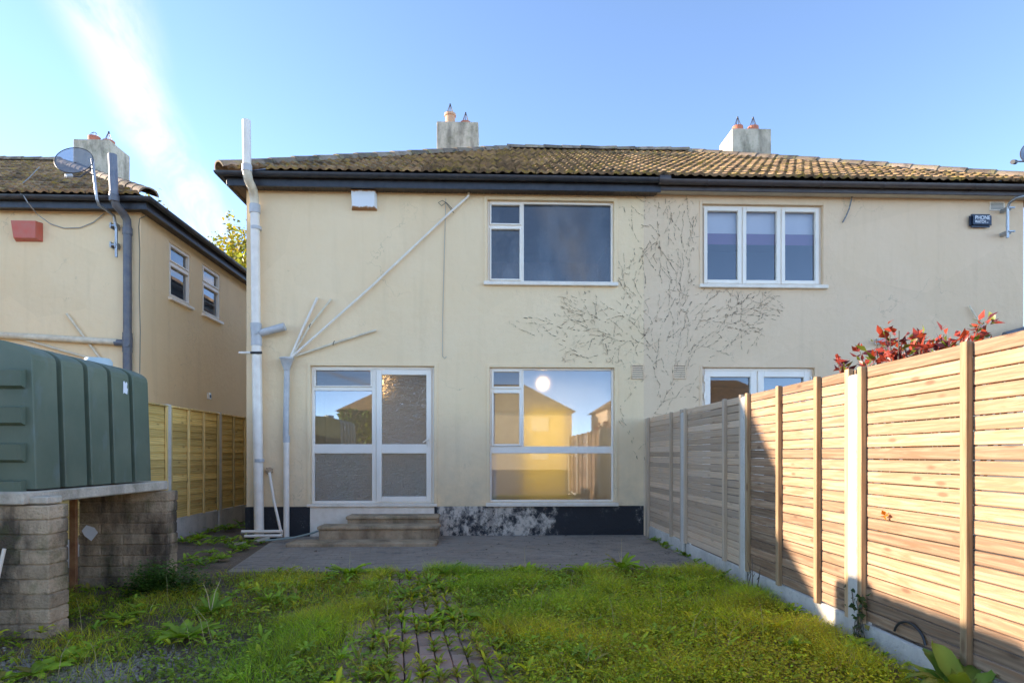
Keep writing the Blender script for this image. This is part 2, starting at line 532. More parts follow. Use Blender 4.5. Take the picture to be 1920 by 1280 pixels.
M_FENCE = m_wood('new_pine_slat', (.29, .155, .08), (.40, .255, .15), (.10, .038, .015), 'Y')
M_FENCE_OLD = m_wood('weathered_pine_slat', (.62, .385, .21), (.72, .48, .29), (.22, .11, .05), 'Y', grey=(.54, .39, .265))
M_BATTEN = m_wood('pine_batten', (.36, .22, .11), (.45, .30, .16), (.16, .07, .03), 'Z')
M_BATTEN_OLD = m_wood('weathered_batten', (.60, .40, .23), (.70, .50, .31), (.26, .14, .07), 'Z', grey=(.54, .41, .29))
M_LAP = m_wood('golden_lap_board', (.72, .45, .12), (.80, .54, .18), (.28, .13, .03), 'Y')
M_LAPB = m_wood('golden_batten', (.76, .50, .16), (.84, .58, .23), (.3, .15, .05), 'Z')
M_PLANK = simple('bleached_plank', (.55, .47, .34), .8, (.45, .37, .26), 9, .003, 70)
M_TANK = None

def make_special_mats():
    global M_TANK, M_PLINTH, M_TILE, M_RIDGE, M_SOIL, M_PATIO, M_BRICK, M_GRAVEL, M_MESHDISH, M_BULB, M_ROOFPLAIN
    n = NT('green_tank_plastic'); v = n.pos()
    col = n.mix(n.ramp(n.noise(v, 2.2, 5, .6), .35, .7), (.105, .135, .088), (.15, .175, .115))
    bl = n.ramp(n.noise(n.scale(v, (2.2, 2.2, .9)), 2.0, 5, .6), .58, .78)
    col = n.mix(n.math('MULTIPLY', bl, .5), col, (.20, .25, .26))
    gr = n.ramp(n.noise(n.scale(v, (9, 9, .8)), 1.0, 4, .6), .55, .8)
    col = n.mix(n.math('MULTIPLY', gr, .35), col, (.10, .085, .06))
    n.color(col); n.rough(.55); n.b.inputs['Specular IOR Level'].default_value = .35
    n.bump(n.noise(v, 180, 3, .5), .0012)
    M_TANK = n.m

    n = NT('black_bitumen_plinth'); v = n.pos()
    sp = n.n('ShaderNodeSeparateXYZ'); n.l(v, sp.inputs[0])
    xm = n.math('MULTIPLY', n.ramp(sp.outputs['X'], -1.05, -.85), n.ramp(sp.outputs['X'], 1.35, .75))
    xm = n.math('ADD', n.math('MULTIPLY', xm, .17), n.math('MULTIPLY', n.ramp(sp.outputs['X'], 1.0, 2.3), .03))
    pat = n.math('ADD', n.noise(n.scale(v, (1, 1, .8)), 3.4, 10, .78, .0), xm)
    col = n.mix(n.ramp(pat, .62, .70), (.016, .016, .018), (.60, .51, .40))
    col = n.mix(n.math('MULTIPLY', n.ramp(n.noise(v, 11, 6, .7), .48, .66), n.ramp(pat, .55, .66)), col, (.12, .11, .10))
    n.color(col); n.rough(.7)
    n.bump(n.math('ADD', n.noise(v, 40, 5, .6), n.noise(v, 7, 3, .6)), .012)
    M_PLINTH = n.m

    def tile(name, c, c2, patch_col, amt):
        n = NT(name); v = n.pos()
        col = n.mix(n.ramp(n.noise(v, 5, 6, .65), .35, .65), c, c2)
        f = n.ramp(n.rnd(), 0, 1, .55, 1.4)
        cc = n.n('ShaderNodeCombineXYZ')
        for i in range(3): n.l(f, cc.inputs[i])
        col = n.mix(1.0, col, cc.outputs[0], 'MULTIPLY')
        col = n.mix(n.math('MULTIPLY', n.ramp(n.noise(v, 7.5, 6, .7), .50, .62), amt), col, patch_col)
        col = n.mix(n.math('MULTIPLY', n.ramp(n.noise(v, 3.1, 5, .65), .52, .64), .7), col, (.045, .040, .030))
        n.color(col); n.rough(.9); n.b.inputs['Specular IOR Level'].default_value = .2
        n.bump(n.noise(v, 45, 5, .65), .008)
        return n.m
    M_TILE = tile('mossy_sun_tinted_tile', (.22, .135, .075), (.38, .235, .12), (.46, .31, .05), .6)  # moss and lichen, with sunlit orange and shadow tones painted into them
    M_RIDGE = tile('ridge_tile_concrete', (.24, .17, .12), (.32, .24, .17), (.26, .23, .08), .5)
    M_ROOFPLAIN = simple('roof_under_slope', (.10, .08, .06), .95, (.15, .12, .09), 4, .02, 10)

    n = NT('damp_soil'); v = n.pos()
    col = n.mix(n.ramp(n.noise(v, 1.6, 7, .65), .35, .65), (.15, .10, .06), (.24, .165, .105))
    col = n.mix(n.math('MULTIPLY', n.ramp(n.noise(v, 28, 5, .7), .55, .7), .6), col, (.06, .045, .03))
    n.color(col); n.rough(.95)
    n.bump(n.math('ADD', n.noise(v, 60, 5, .7), n.math('MULTIPLY', n.noise(v, 9, 4, .6), 2.0)), .02)
    M_SOIL = n.m

    n = NT('grey_painted_paving'); v = n.pos()
    col = n.mix(n.ramp(n.noise(v, 1.3, 6, .65), .35, .68), (.255, .205, .155), (.32, .265, .205))
    col = n.mix(n.math('MULTIPLY', n.ramp(n.noise(v, 3.7, 6, .7), .56, .66), .6), col, (.07, .068, .07))
    col = n.mix(n.math('MULTIPLY', n.ramp(n.noise(v, 16, 5, .7), .60, .72), .5), col, (.22, .17, .14))
    f = n.ramp(n.noise(n.scale(v, (5, 10, 1)), 1.0, 0, .5), 0, 1, .85, 1.15)
    cc = n.n('ShaderNodeCombineXYZ')
    for i in range(3): n.l(f, cc.inputs[i])
    col = n.mix(1.0, col, cc.outputs[0], 'MULTIPLY')
    n.color(col); n.rough(.75)
    n.bump(n.noise(v, 50, 5, .65), .006)
    M_PATIO = n.m

    n = NT('brown_brick_paver'); v = n.pos()
    col = n.mix(n.ramp(n.noise(v, 6, 6, .65), .35, .65), (.34, .215, .15), (.44, .295, .21))
    col = n.mix(n.math('MULTIPLY', n.ramp(n.noise(v, 3, 5, .65), .5, .66), .6), col, (.15, .13, .08))
    f = n.ramp(n.rnd(), 0, 1, .78, 1.18)
    cc = n.n('ShaderNodeCombineXYZ')
    for i in range(3): n.l(f, cc.inputs[i])
    col = n.mix(1.0, col, cc.outputs[0], 'MULTIPLY')
    n.color(col); n.rough(.9)
    n.bump(n.noise(v, 70, 5, .65), .006)
    M_BRICK = n.m
    M_GRAVEL = simple('grey_chippings', (.19, .155, .11), .9, (.44, .37, .28), 60, rndv=0)

    n = NT('perforated_dish_mesh')
    n.color((.16, .18, .21)); n.rough(.5)
    tr = n.n('ShaderNodeBsdfTransparent')
    mx = n.n('ShaderNodeMixShader'); mx.inputs[0].default_value = .28
    n.l(n.b.outputs[0], mx.inputs[1]); n.l(tr.outputs[0], mx.inputs[2]); n.l(mx.outputs[0], n.o.inputs['Surface'])
    M_MESHDISH = n.m

    n = NT('lit_bulb')
    n.b.inputs['Emission Color'].default_value = (1, .62, .26, 1); n.b.inputs['Emission Strength'].default_value = 6.0
    M_BULB = n.m
make_special_mats()
M_LEAF = m_leaf('green_leaf', .35)
M_GRASS = m_leaf('grass_blade', .45, .5)
M_REDLEAF = m_leaf('red_leaf', .30, .35)
M_TREELEAF = m_leaf('autumn_tree_leaf', .45, .5)
M_DRY = simple('dry_creeper_stem', (.10, .072, .05), .95, (.30, .235, .17), 2.2, lo=.40, hi=.60)
M_BARK = simple('bark', (.10, .075, .05), .95, (.16, .12, .085), 9, .01, 30)
M_STALK = simple('dry_stalk', (.50, .40, .22), .9)

G_CLEAR = m_glass('clear_pane', .12, .05)
G_LOWER = m_glass('hazy_lower_pane', .22, .10, (.55, .50, .40), frost=.94, fr=.6, fior=1.2)
G_SIDE = m_glass('clear_side_pane', .30, .08, (.45, .44, .38))
G_UPPER = m_glass('dusty_upper_pane', .12, .34, (.26, .30, .34), seed=4.0)
G_UPPER_MIST = m_glass('misted_upper_pane', .10, .46, (.30, .33, .36), seed=9.0)
G_RIPPLE = m_glass('rippled_door_pane', .34, .12, (.34, .28, .18), bump=(13.0, .14), frost=.85, tint=(.9, .80, .62))
G_RIPPLE2 = m_glass('rippled_low_pane', .30, .45, (.46, .46, .38), bump=(20.0, .08), frost=.85)
G_BLUE = m_glass('blue_tinted_pane', .16, .05, (.4, .5, .6))

# ================================================================== GROUND
g = MB()
g.quad((-250, -250, -.04), (250, -250, -.04), (250, 250, -.04), (-250, 250, -.04))
tag(g.build('ground', M_SOIL), 'damp brown soil of the garden', None, kind='structure')

# patio: a slab edge and grey painted pavers on it, bounded left by a slanted edge
PATIO_Y0, PATIO_Y1 = -3.05, -.02
def patio_left(y): return -3.30 + (-.7 - y) / 2.35 * .35
g = MB()
pts = [(patio_left(PATIO_Y1), PATIO_Y1), (patio_left(PATIO_Y0), PATIO_Y0), (2.50, PATIO_Y0), (2.50, PATIO_Y1)]
top = [(x, y, -.0045) for x, y in pts]; bot = [(x, y, -.12) for x, y in pts]
g.add(top + bot, [(0, 1, 2, 3), (0, 4, 5, 1), (1, 5, 6, 2), (2, 6, 7, 3), (3, 7, 4, 0)])
patio = g.build('patio', M_PATIO); tag(patio, 'grey painted paved patio below the house', None, kind='structure')
g = MB()
row = 0
y = PATIO_Y0 + .005
while y < PATIO_Y1 - .09:
    x = patio_left(y) + .03 + (row % 2) * .1
    while x < 2.48:
        x1 = min(x + .196, 2.49)
        dz = random.uniform(-.0015, .0015); tx = random.uniform(-.001, .001)
        if x1 - x > .04:
            b = .004
            g.add([(x, y, -.03), (x1, y, -.03), (x1, y+.096, -.03), (x, y+.096, -.03),
                   (x+b, y+b, dz+tx), (x1-b, y+b, dz-tx), (x1-b, y+.096-b, dz-tx), (x+b, y+.096-b, dz+tx)],
                  [(4, 5, 6, 7), (0, 1, 5, 4), (1, 2, 6, 5), (2, 3, 7, 6), (3, 0, 4, 7)])
        x += .2
    y += .1; row += 1
tag(g.build('paver', M_PATIO, patio), kind='stuff')

# path of brick pavers running to the steps, laid lengthwise, with a border course
PATH_A = R(9.0)
PATH_O = Vector((-.33, -6.2, 0))
pd = Vector((-math.sin(PATH_A), math.cos(PATH_A), 0)); pr = Vector((math.cos(PATH_A), math.sin(PATH_A), 0))
def path_uv(x, y):
    q = Vector((x, y, 0)) - PATH_O
    return q.dot(pr), q.dot(pd)
g = MB()
a0 = PATH_O - pr * .50 - pd * 3.4; a1 = PATH_O + pr * .50 - pd * 3.4
b0 = PATH_O - pr * .50 + pd * 3.2; b1 = PATH_O + pr * .50 + pd * 3.2
g.quad((a0.x, a0.y, -.018), (a1.x, a1.y, -.018), (b1.x, min(b1.y, -3.07), -.018), (b0.x, min(b0.y, -3.07), -.018))
path = g.build('path', M_SOIL); tag(path, 'overgrown brick garden path to the steps', None, kind='structure')
bk = MB(); bk.box(-.046, .046, -.095, .095, -.05, .006, .005)
brick_me = bk.mesh('brick', M_BRICK)
for c in range(-4, 4):
    for k in range(-9, 16):
        u = (c + .5) * .1; w = k * .2 + (c % 2) * .1
        p = PATH_O + pr * u + pd * w
        if p.y > -3.18 or p.y < -7.6: continue
        inst('brick', brick_me, (p.x, p.y, random.uniform(-.012, .006)), path,
             (random.uniform(-.02, .02), random.uniform(-.03, .03), PATH_A + random.uniform(-.02, .02)))
for k in range(-18, 31):
    p = PATH_O - pr * .51 + pd * (k * .1)
    if p.y > -3.15 or p.y < -7.6: continue
    inst('brick', brick_me, (p.x, p.y, random.uniform(-.012, .006)), path, (random.uniform(-.02, .02), 0, PATH_A + math.pi/2 + random.uniform(-.03, .03)))

# ================================================================== HOUSES
WT = 5.56           # wall top / soffit level
TAN30 = math.tan(R(29.9))
def tile_mesh():
    g = MB(); n = 17
    wdt, ln, th = .296, .43, .040
    xs = [wdt * i / (n-1) for i in range(n)]
    def prof(x):
        u = (x % .149) / .149
        return .030 * max(0.0, math.cos((u - .5) * math.pi / .62)) if abs(u - .5) < .31 else 0.0
    vs = []
    for (yy, dz) in ((0, .046), (ln, 0.0)):
        for x in xs: vs.append((x, yy, prof(x) + dz))
    for x in xs: vs.append((x, 0.004, prof(x)*.8 + .046 - th))
    fs = []
    for i in range(n-1):
        fs.append((i, i+1, n+i+1, n+i))
        fs.append((2*n+i, 2*n+i+1, i+1, i))
    g.add(vs, fs)
    return g.mesh('roof_tile', M_TILE)
TILE = tile_mesh()
def cap_mesh():
    g = MB(); n = 9; r = .15; L = .46
    vs = []
    for (yy, k) in ((0, 1.06), (L, .94)):
        for i in range(n):
            a = math.pi * (i / (n-1))
            vs.append((r*k*math.cos(a), yy, r*k*math.sin(a) * .8))
    for i in range(n):
        a = math.pi * (i / (n-1)); vs.append((r*.86*math.cos(a), 0, r*.86*math.sin(a) * .8))
    fs = [(i, n+i, n+i+1, i+1) for i in range(n-1)] + [(2*n+i, i, i+1, 2*n+i+1) for i in range(n-1)]
    g.add(vs, fs)
    return g.mesh('ridge_tile', M_RIDGE, smooth=50)
CAP = cap_mesh()

def roof(house, xh, xp, ye, ze, s, w=4.6, tiles=True):
    """half of a hipped roof: hip corner at xh, party line at xp; s = +1 when the hip is on the right"""
    t = math.tan(R(29.9)); c30, s30 = math.cos(R(29.9)), math.sin(R(29.9))
    zr = ze + w * t; yr = ye + w; yb = ye + 2*w; xr = xh - s*w
    g = MB(); dz = -.035
    A, B = (xh, ye, ze+dz), (xp, ye, ze+dz); C, D = (xp, yr, zr+dz), (xr, yr, zr+dz); E, Fp = (xh, yb, ze+dz), (xp, yb, ze+dz)
    if s > 0:
        g.add([A, B, C, D, E, Fp], [(1, 0, 3, 2), (0, 4, 3), (4, 5, 2, 3)])
    else:
        g.add([A, B, C, D, E, Fp], [(0, 1, 2, 3), (4, 0, 3), (5, 4, 3, 2)])
    rf = g.build('roof', M_ROOFPLAIN, house)
    n = 0
    rows = int(w / c30 / .335) + 1
    for r in range(rows):
        d = r * .335
        y = ye - .03 + d * c30; z = ze + d * s30
        lo, hi = (xp, xh - s*d*c30) if s > 0 else (xh - s*d*c30, xp)
        k0 = int(round((lo - xp) / .30)) - 1
        x = xp + k0 * .30
        while x < hi + .3:
            cx = x + .15
            lim = (cx < hi - .10 and x >= xp - .01) if s > 0 else (cx > lo + .10 and x + .298 <= xp + .01)
            if lim and n < 300:
                inst('roof_tile', TILE, (x + random.uniform(-.004, .004), y + random.uniform(-.008, .008), z + random.uniform(0, .006)), rf,
                     (R(29.9) + random.uniform(-.02, .01), random.uniform(-.014, .014), random.uniform(-.012, .012)))
                n += 1
            x += .30
    # hip and ridge caps
    def caps(p0, p1):
        p0, p1 = Vector(p0), Vector(p1); L = (p1 - p0).length; m = int(L / .42); dv = (p1 - p0).normalized()
        q = dv.to_track_quat('Y', 'Z').to_euler()
        for i in range(m):
            p = p0 + dv * (i * L / m)
            inst('ridge_tile', CAP, p + Vector((0, 0, random.uniform(-.003, .004))), rf, (q[0], q[1], q[2] + random.uniform(-.02, .02)))
    caps((xh, ye, ze + .01), (xr, yr, zr + .01))
    caps((xr, yr, zr + .03), (xp, yr, zr + .03))
    caps((xh, yb, ze + .01), (xr, yr, zr + .01))
    return rf

def gutter(house, pts, mat, brackets, nrm):
    """half-round gutter along a polyline (pts at rim centre line)"""
    g = MB(); n = 9; r = .062
    rings = []
    for i, p in enumerate(pts):
        p = Vector(p)
        if i == 0: t = Vector(pts[1]) - p
        elif i == len(pts)-1: t = p - Vector(pts[-2])
        else: t = (Vector(pts[i+1]) - p).normalized() + (p - Vector(pts[i-1])).normalized()
        t.normalize(); sd = Vector((t.y, -t.x, 0))
        k = 1.0
        if 0 < i < len(pts)-1: k = 1.0 / max(.5, sd.dot(Vector(((Vector(pts[i+1])-p).normalized().y, -(Vector(pts[i+1])-p).normalized().x, 0))))
        ring = []
        for j in range(n):
            a = math.pi * j / (n-1)
            ring.append(p + sd * (k * r * math.cos(a)) + Vector((0, 0, -r * 1.05 * math.sin(a))))
        for j in range(n-1, -1, -1):
            a = math.pi * j / (n-1)
            ring.append(p + sd * (k * (r-.006) * math.cos(a)) + Vector((0, 0, -(r-.006) * 1.05 * math.sin(a))))
        rings.append(ring)
    m = len(rings[0]); b = len(g.v)
    for q in rings: g.v += [tuple(v) for v in q]
    for i in range(len(rings)-1):
        for j in range(m):
            a = b + i*m + j; d = b + i*m + (j+1) % m
            g.f.append((a, d, d+m, a+m))
    g.f.append(tuple(range(b, b+m))); g.f.append(tuple(range(b+(len(rings)-1)*m, b+len(rings)*m))[::-1])
    gu = g.build('gutter', mat, house, smooth=40, weld=True)
    for p, sd in brackets:
        p = Vector(p); k = MB(); prev = None
        t = Vector((-sd[1], sd[0], 0)); sdv = Vector(sd)
        arc = [p + sdv * ((r+.004) * math.cos(math.pi*j/8)) + Vector((0, 0, -(r+.004)*1.05*math.sin(math.pi*j/8))) for j in range(9)]
        for j in range(8):
            a0, a1 = arc[j], arc[j+1]
            k.quad(a0 - t*.012, a0 + t*.012, a1 + t*.012, a1 - t*.012)
        k.build('bracket', mat, gu)
    return gu

def frame_boxes(g, a0, a1, z0, z1, P, w, d0, d1):
    """rectangular frame in a wall plane: P(u, d, z)"""
    def bx(u0, u1, q0, q1):
        p = P(u0, d0, q0); r = P(u1, d1, q1)
        g.box(p[0], r[0], p[1], r[1], p[2], r[2], .006)
    bx(a0, a0+w, z0, z1); bx(a1-w, a1, z0, z1); bx(a0+w, a1-w, z1-w, z1); bx(a0+w, a1-w, z0, z0+w)

def window(house, name, u0, u1, z0, z1, P, cells, mat, fw=.05, sill=True, sillmat=None, d0=.06, d1=.13, over=.06, bars=()):
    """cells: list of (u0,u1,z0,z1, sash_width or 0, glass material); outer frame is the part, sashes and panes are sub-parts"""
    g = MB(); frame_boxes(g, u0, u1, z0, z1, P, fw, d0, d1)
    for (b0, b1, c0, c1) in bars:
        p = P(b0, d0+.004, c0); r = P(b1, d1-.004, c1)
        g.box(p[0], r[0], p[1], r[1], p[2], r[2], .005)
    wd = g.build(name, mat, house)
    for (a0, a1, c0, c1, sw, gm) in cells:
        if sw:
            k = MB(); frame_boxes(k, a0, a1, c0, c1, P, sw, d0-.018, d1-.02); k.build('sash', mat, wd)
        q = MB(); dd = (d0+d1)/2
        q.quad(P(a0+sw, dd, c0+sw), P(a1-sw, dd, c0+sw), P(a1-sw, dd, c1-sw), P(a0+sw, dd, c1-sw))
        q.build('pane', gm, wd)
    if sill:
        k = MB(); p = P(u0-over, -.07, z0-.065); r = P(u1+over, .07, z0-.004)
        k.box(p[0], r[0], p[1], r[1], p[2], r[2], .008); k.build('sill', sillmat or M_SILL, wd)
    return wd

def room(house, x0, x1, z0, z1, y0, y1, mat=None, back=None, floor=None):
    g = MB()
    A = lambda x, y, z: (x, y, z)
    g.quad(A(x0,y0,z0), A(x0,y1,z0), A(x0,y1,z1), A(x0,y0,z1)); g.quad(A(x1,y1,z0), A(x1,y0,z0), A(x1,y0,z1), A(x1,y1,z1))
    g.quad(A(x0,y0,z1), A(x1,y0,z1), A(x1,y1,z1), A(x0,y1,z1))
    g.quad(A(x0,y1,z0), A(x1,y1,z0), A(x1,y1,z1), A(x0,y1,z1))
    # inner face of the front wall is closed by the masonry; floor separate
    rm = g.build('interior_room', mat or M_ROOM, house)
    k = MB(); k.quad(A(x0,y0,z0), A(x1,y0,z0), A(x1,y1,z0), A(x0,y1,z0)); k.build('floor', floor or M_ROOMFLOOR, rm)
    return rm

PF = lambda Yw: (lambda u, d, z: (u, Yw + d, z))

# ---------------- main house
XL, XP, XR = -3.92, 2.515, 8.95
H1 = thing('semi_detached_house', (-.7, 2, 0), 'cream rendered house with black plinth, stepped patio door and big picture windows', 'house')
uw = (W(914, 0)[0], W(1151, 0)[0], W(1030, 529)[1], W(1030, 376)[1])
dw = (W(582, 0)[0], W(814, 0)[0], W(700, 963)[1], W(700, 686)[1])
lw = (W(918, 0)[0], W(1152, 0)[0], W(1030, 941)[1], W(1030, 689)[1])
P0 = PF(0.0)
g = MB()
PL = W(700, 949)[1]
g.grid_wall(XL, XP, PL, WT + .15, [uw, lw, (dw[0], dw[1], PL, dw[3])], P0, .16)
g.quad((XL, 9.0, 0), (XL, 0, 0), (XL, 0, WT+.15), (XL, 9.0, WT+.15))
g.quad((XP, .0, WT+.1), (XP, 9.0, WT+.1), (XL, 9.0, WT+.1), (XL, 0, WT+.1))
g.quad((XP, 9.0, 0), (XL, 9.0, 0), (XL, 9.0, WT+.1), (XP, 9.0, WT+.1))
g.build('wall', M_WALL, H1)
g = MB()       # plinth, a little proud of the render
g.box(XL-.018, dw[0]-.004, -.018, .3, -.05, PL-.002, .006)
g.build('plinth', M_PLINTH, H1)
g = MB(); g.box(dw[1]+.004, XP-.003, -.018, .3, -.05, PL-.002, .006)
g.build('plinth', M_PLINTH, H1)
# rendered bands round the openings
def surround(house, a, mat, w=.055, Yw=0.0, sillgap=True):
    g = MB(); t = .012
    g.box(a[0]-w, a[0]-.001, Yw-t, Yw+.02, a[2], a[3]+w, .004)
    g.box(a[1]+.001, a[1]+w, Yw-t, Yw+.02, a[2], a[3]+w, .004)
    g.box(a[0]-.001, a[1]+.001, Yw-t-.001, Yw+.02, a[3]+.001, a[3]+w+.002, .004)
    g.build('window_surround', mat, house)
for a in (uw, lw): surround(H1, a, M_WALL)
surround(H1, (dw[0], dw[1], PL, dw[3]), M_WALL)
# upper window
ux = W(980, 0)[0]
um = W(940, 422)[1]
window(H1, 'window', *uw, P0, [(uw[0]+.035, ux-.02, um+.02, uw[3]-.035, .028, G_UPPER), (uw[0]+.035, ux-.02, uw[2]+.035, um-.02, .028, G_UPPER_MIST),
       (ux+.02, uw[1]-.035, uw[2]+.035, uw[3]-.035, .0, G_UPPER)], M_UPVC, .036, True, M_WPAINT,
       bars=[(ux-.022, ux+.022, uw[2]+.03, uw[3]-.03), (uw[0]+.03, ux-.02, um-.02, um+.02)])
# lower window
lx = W(980, 0)[0]; lt = W(1030, 843)[1]; lm = W(950, 730)[1]
lwin = window(H1, 'window', *lw, P0, [(lw[0]+.03, lx-.018, lm+.02, lw[3]-.03, .035, G_CLEAR), (lw[0]+.03, lx-.018, lt+.06, lm-.02, .035, G_CLEAR),
       (lx+.02, lw[1]-.03, lt+.06, lw[3]-.03, .0, G_LOWER), (lw[0]+.03, lw[1]-.03, lw[2]+.03, lt-.06, 0, G_LOWER)], M_UPVC, .034, True, M_WPAINT,
       bars=[(lx-.02, lx+.02, lt+.055, lw[3]-.03), (lw[0]+.03, lw[1]-.03, lt-.058, lt+.058), (lw[0]+.03, lx-.02, lm-.02, lm+.02)])
# patio door with side light
xm = W(700, 0)[0]
zt = W(700, 728)[1]; zmid = W(700, 841)[1]; zlo = W(700, 943)[1]
g = MB(); frame_boxes(g, dw[0], dw[1], zlo-.01, dw[3], P0, .045, .06, .13)
g.box(xm-.035, xm+.035, .065, .125, zlo+.03, dw[3]-.04, .005)
g.box(dw[0]+.04, xm-.03, .066, .124, zt-.03, zt+.03, .005)
g.box(dw[0]+.04, xm-.03, .066, .124, zmid-.075, zmid+.075, .005)
dr = g.build('door', M_UPVC, H1)
for (a0, a1, c0, c1, sw, gm) in [(dw[0]+.045, xm-.035, zt+.03, dw[3]-.045, .02, G_CLEAR), (dw[0]+.045, xm-.035, zmid+.07, zt-.03, .0, G_SIDE),
                                 (dw[0]+.045, xm-.035, zlo+.03, zmid-.07, 0, G_RIPPLE2)]:
    if sw:
        k = MB(); frame_boxes(k, a0, a1, c0, c1, P0, sw, .045, .11); k.build('sash', M_UPVC, dr)
    q = MB(); q.quad((a0+sw, .095, c0+sw), (a1-sw, .095, c0+sw), (a1-sw, .095, c1-sw), (a0+sw, .095, c1-sw)); q.build('pane', gm, dr)
g = MB(); a0, a1, c0, c1 = xm+.04, dw[1]-.045, zlo+.02, dw[3]-.05
frame_boxes(g, a0, a1, c0, c1, P0, .085, .042, .115)
g.box(a0+.08, a1-.08, .044, .113, zmid-.075, zmid+.075, .006)
g.build('door_leaf', M_UPVC, dr)
for (c2, c3, gm) in ((zmid+.07, c1-.083, G_RIPPLE), (c0+.083, zmid-.07, G_RIPPLE2)):
    q = MB(); q.quad((a0+.083, .08, c2), (a1-.083, .08, c2), (a1-.083, .08, c3), (a0+.083, .08, c3)); q.build('pane', gm, dr)
g = MB(); hx, hz = W(803, 824)
g.box(hx-.014, hx+.014, .02, .045, hz-.11, hz+.06, .006); g.tube([(hx, .03, hz), (hx, -.01, hz), (hx-.02, -.02, hz), (hx-.085, -.02, hz-.045)], .010, 8)
g.build('handle', M_UPVC, dr)
g = MB(); g.box(dw[0]-.05, dw[1]+.05, -.05, .14, PL-.002, zlo-.012, .006)
g.build('threshold', M_WPAINT, dr)
g = MB(); g.box(dw[0]-.004, dw[1]+.004, -.012, .2, -.05, PL-.003, .004); g.build('threshold_base', M_WPAINT, dr)
# rooms behind the glass
room(H1, XL+.3, -.35, .45, 2.85, .17, 3.6)
kr = room(H1, -.30, XP-.2, .45, 2.85, .17, 3.6)
g = MB(); a, b = .52, 1.42
g.box(.72, 1.62, 3.4, 3.58, .45, 2.25); g.build('yellow_wall', M_YELLOW, kr)
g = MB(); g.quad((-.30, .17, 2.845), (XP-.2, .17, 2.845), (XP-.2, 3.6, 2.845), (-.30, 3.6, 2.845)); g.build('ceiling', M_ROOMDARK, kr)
room(H1, -.9, XP-.2, 3.1, 5.45, .17, 3.2)
# pale curtain strips just inside
g = MB(); g.box(lw[0]+.02, lw[0]+.11, .17, .19, .46, lt-.05); g.box(lw[0]+.02, lw[0]+.09, .17, .19, lt+.05, lm-.02)
g.build('curtain', M_CURTAIN, kr)
# eaves
YE, ZE = -.30, 5.735
g = MB(); g.box(XL-.22, XP+.22, -.235, -.20, 5.525, 5.72, .004); g.box(XL-.22, XL-.185, -.19, 9.2, 5.525, 5.72, .004)
g.build('fascia', M_BLACK_UPVC, H1)
sf = None
x = XL - .19
k = 0
g = MB(); g.box(XL-.185, XP+.20, -.199, .0, WT+.004, WT+.02); g.box(XL-.18, XL-.001, .001, 9.1, WT+.004, WT+.02)
sf = g.build('soffit', M_DARKSOFFIT, H1)
bme = MB(); bme.box(-.047, .047, -.098, .098, -.008, .008, .003); bme = bme.mesh('soffit_board', M_DARKSOFFIT)
while x < XP + .15:
    inst('soffit_board', bme, (x+.05, -.1, WT-.004), sf); x += .10
gy = -.31; gz = 5.70
br = [((XL+.18+i*1.17, gy, gz), (0, -1, 0)) for i in range(6)]
br = [((W(px, 340, gy)[0], gy, gz), (0, -1, 0)) for px in (566, 695, 825, 953, 1080, 1205)]
gutter(H1, [(2.74, gy, gz), (XL-.30, gy, gz), (XL-.30, 9.2, gz)][::-1], M_BLACK_UPVC, br, None)
RF1 = roof(H1, XL-.30, XP, YE, ZE, -1)

def chimney(house, x0, x1, y0, y1, z0, z1, pots, mat=None):
    g = MB(); g.box(x0, x1, y0, y1, z0, z1, .012)
    ch = g.build('chimney', mat or M_RENDERGREY, house)
    for (px, py, h, r, pm, cage) in pots:
        g = MB()
        if h > .2: g.lathe([(r*.84, -.05), (r*.86, h-.06), (r*1.02, h-.055), (r*1.02, h), (r*.8, h), (r*.75, h-.1)], (px, py, z1), 18)
        else: g.lathe([(r*.95, -.05), (r, h*.7), (r*.98, h), (r*.8, h), (r*.75, 0)], (px, py, z1), 18)
        g.build('chimney_pot', pm, ch, smooth=40)
        k = MB(); n = 8
        for i in range(n):
            a = 2*math.pi*i/n
            p = (px + r*.72*math.cos(a), py + r*.72*math.sin(a), z1 + h - .02)
            if cage == 'cone': k.tube([p, (px + .012*math.cos(a), py + .012*math.sin(a), z1+h+.22)], .0055, 5)
            else:
                k.tube([(px + r*.72*math.cos(a)*math.cos(t), py + r*.72*math.sin(a)*math.cos(t), z1+h-.02 + .14*math.sin(t)) for t in (0, .5, 1.0, 1.5)], .0045, 5)
        if cage == 'cone': k.tube([(px, py, z1+h+.19), (px, py, z1+h+.245)], .02, 6)
        k.build('bird_guard', M_WIRE, ch)
    return ch
YC = 4.3
cx0, cx1 = W(819, 0, YC)[0], W(897, 0, YC)[0]; cz = W(858, 228, YC)[1]
chimney(H1, cx0, cx1, YC, YC+.8, 7.0, cz, [(W(844, 0, YC+.3)[0], YC+.3, .33, .135, M_TERRA_PALE, 'cone'), (W(873, 0, YC+.4)[0], YC+.4, .19, .13, M_TERRA, 'cone')])

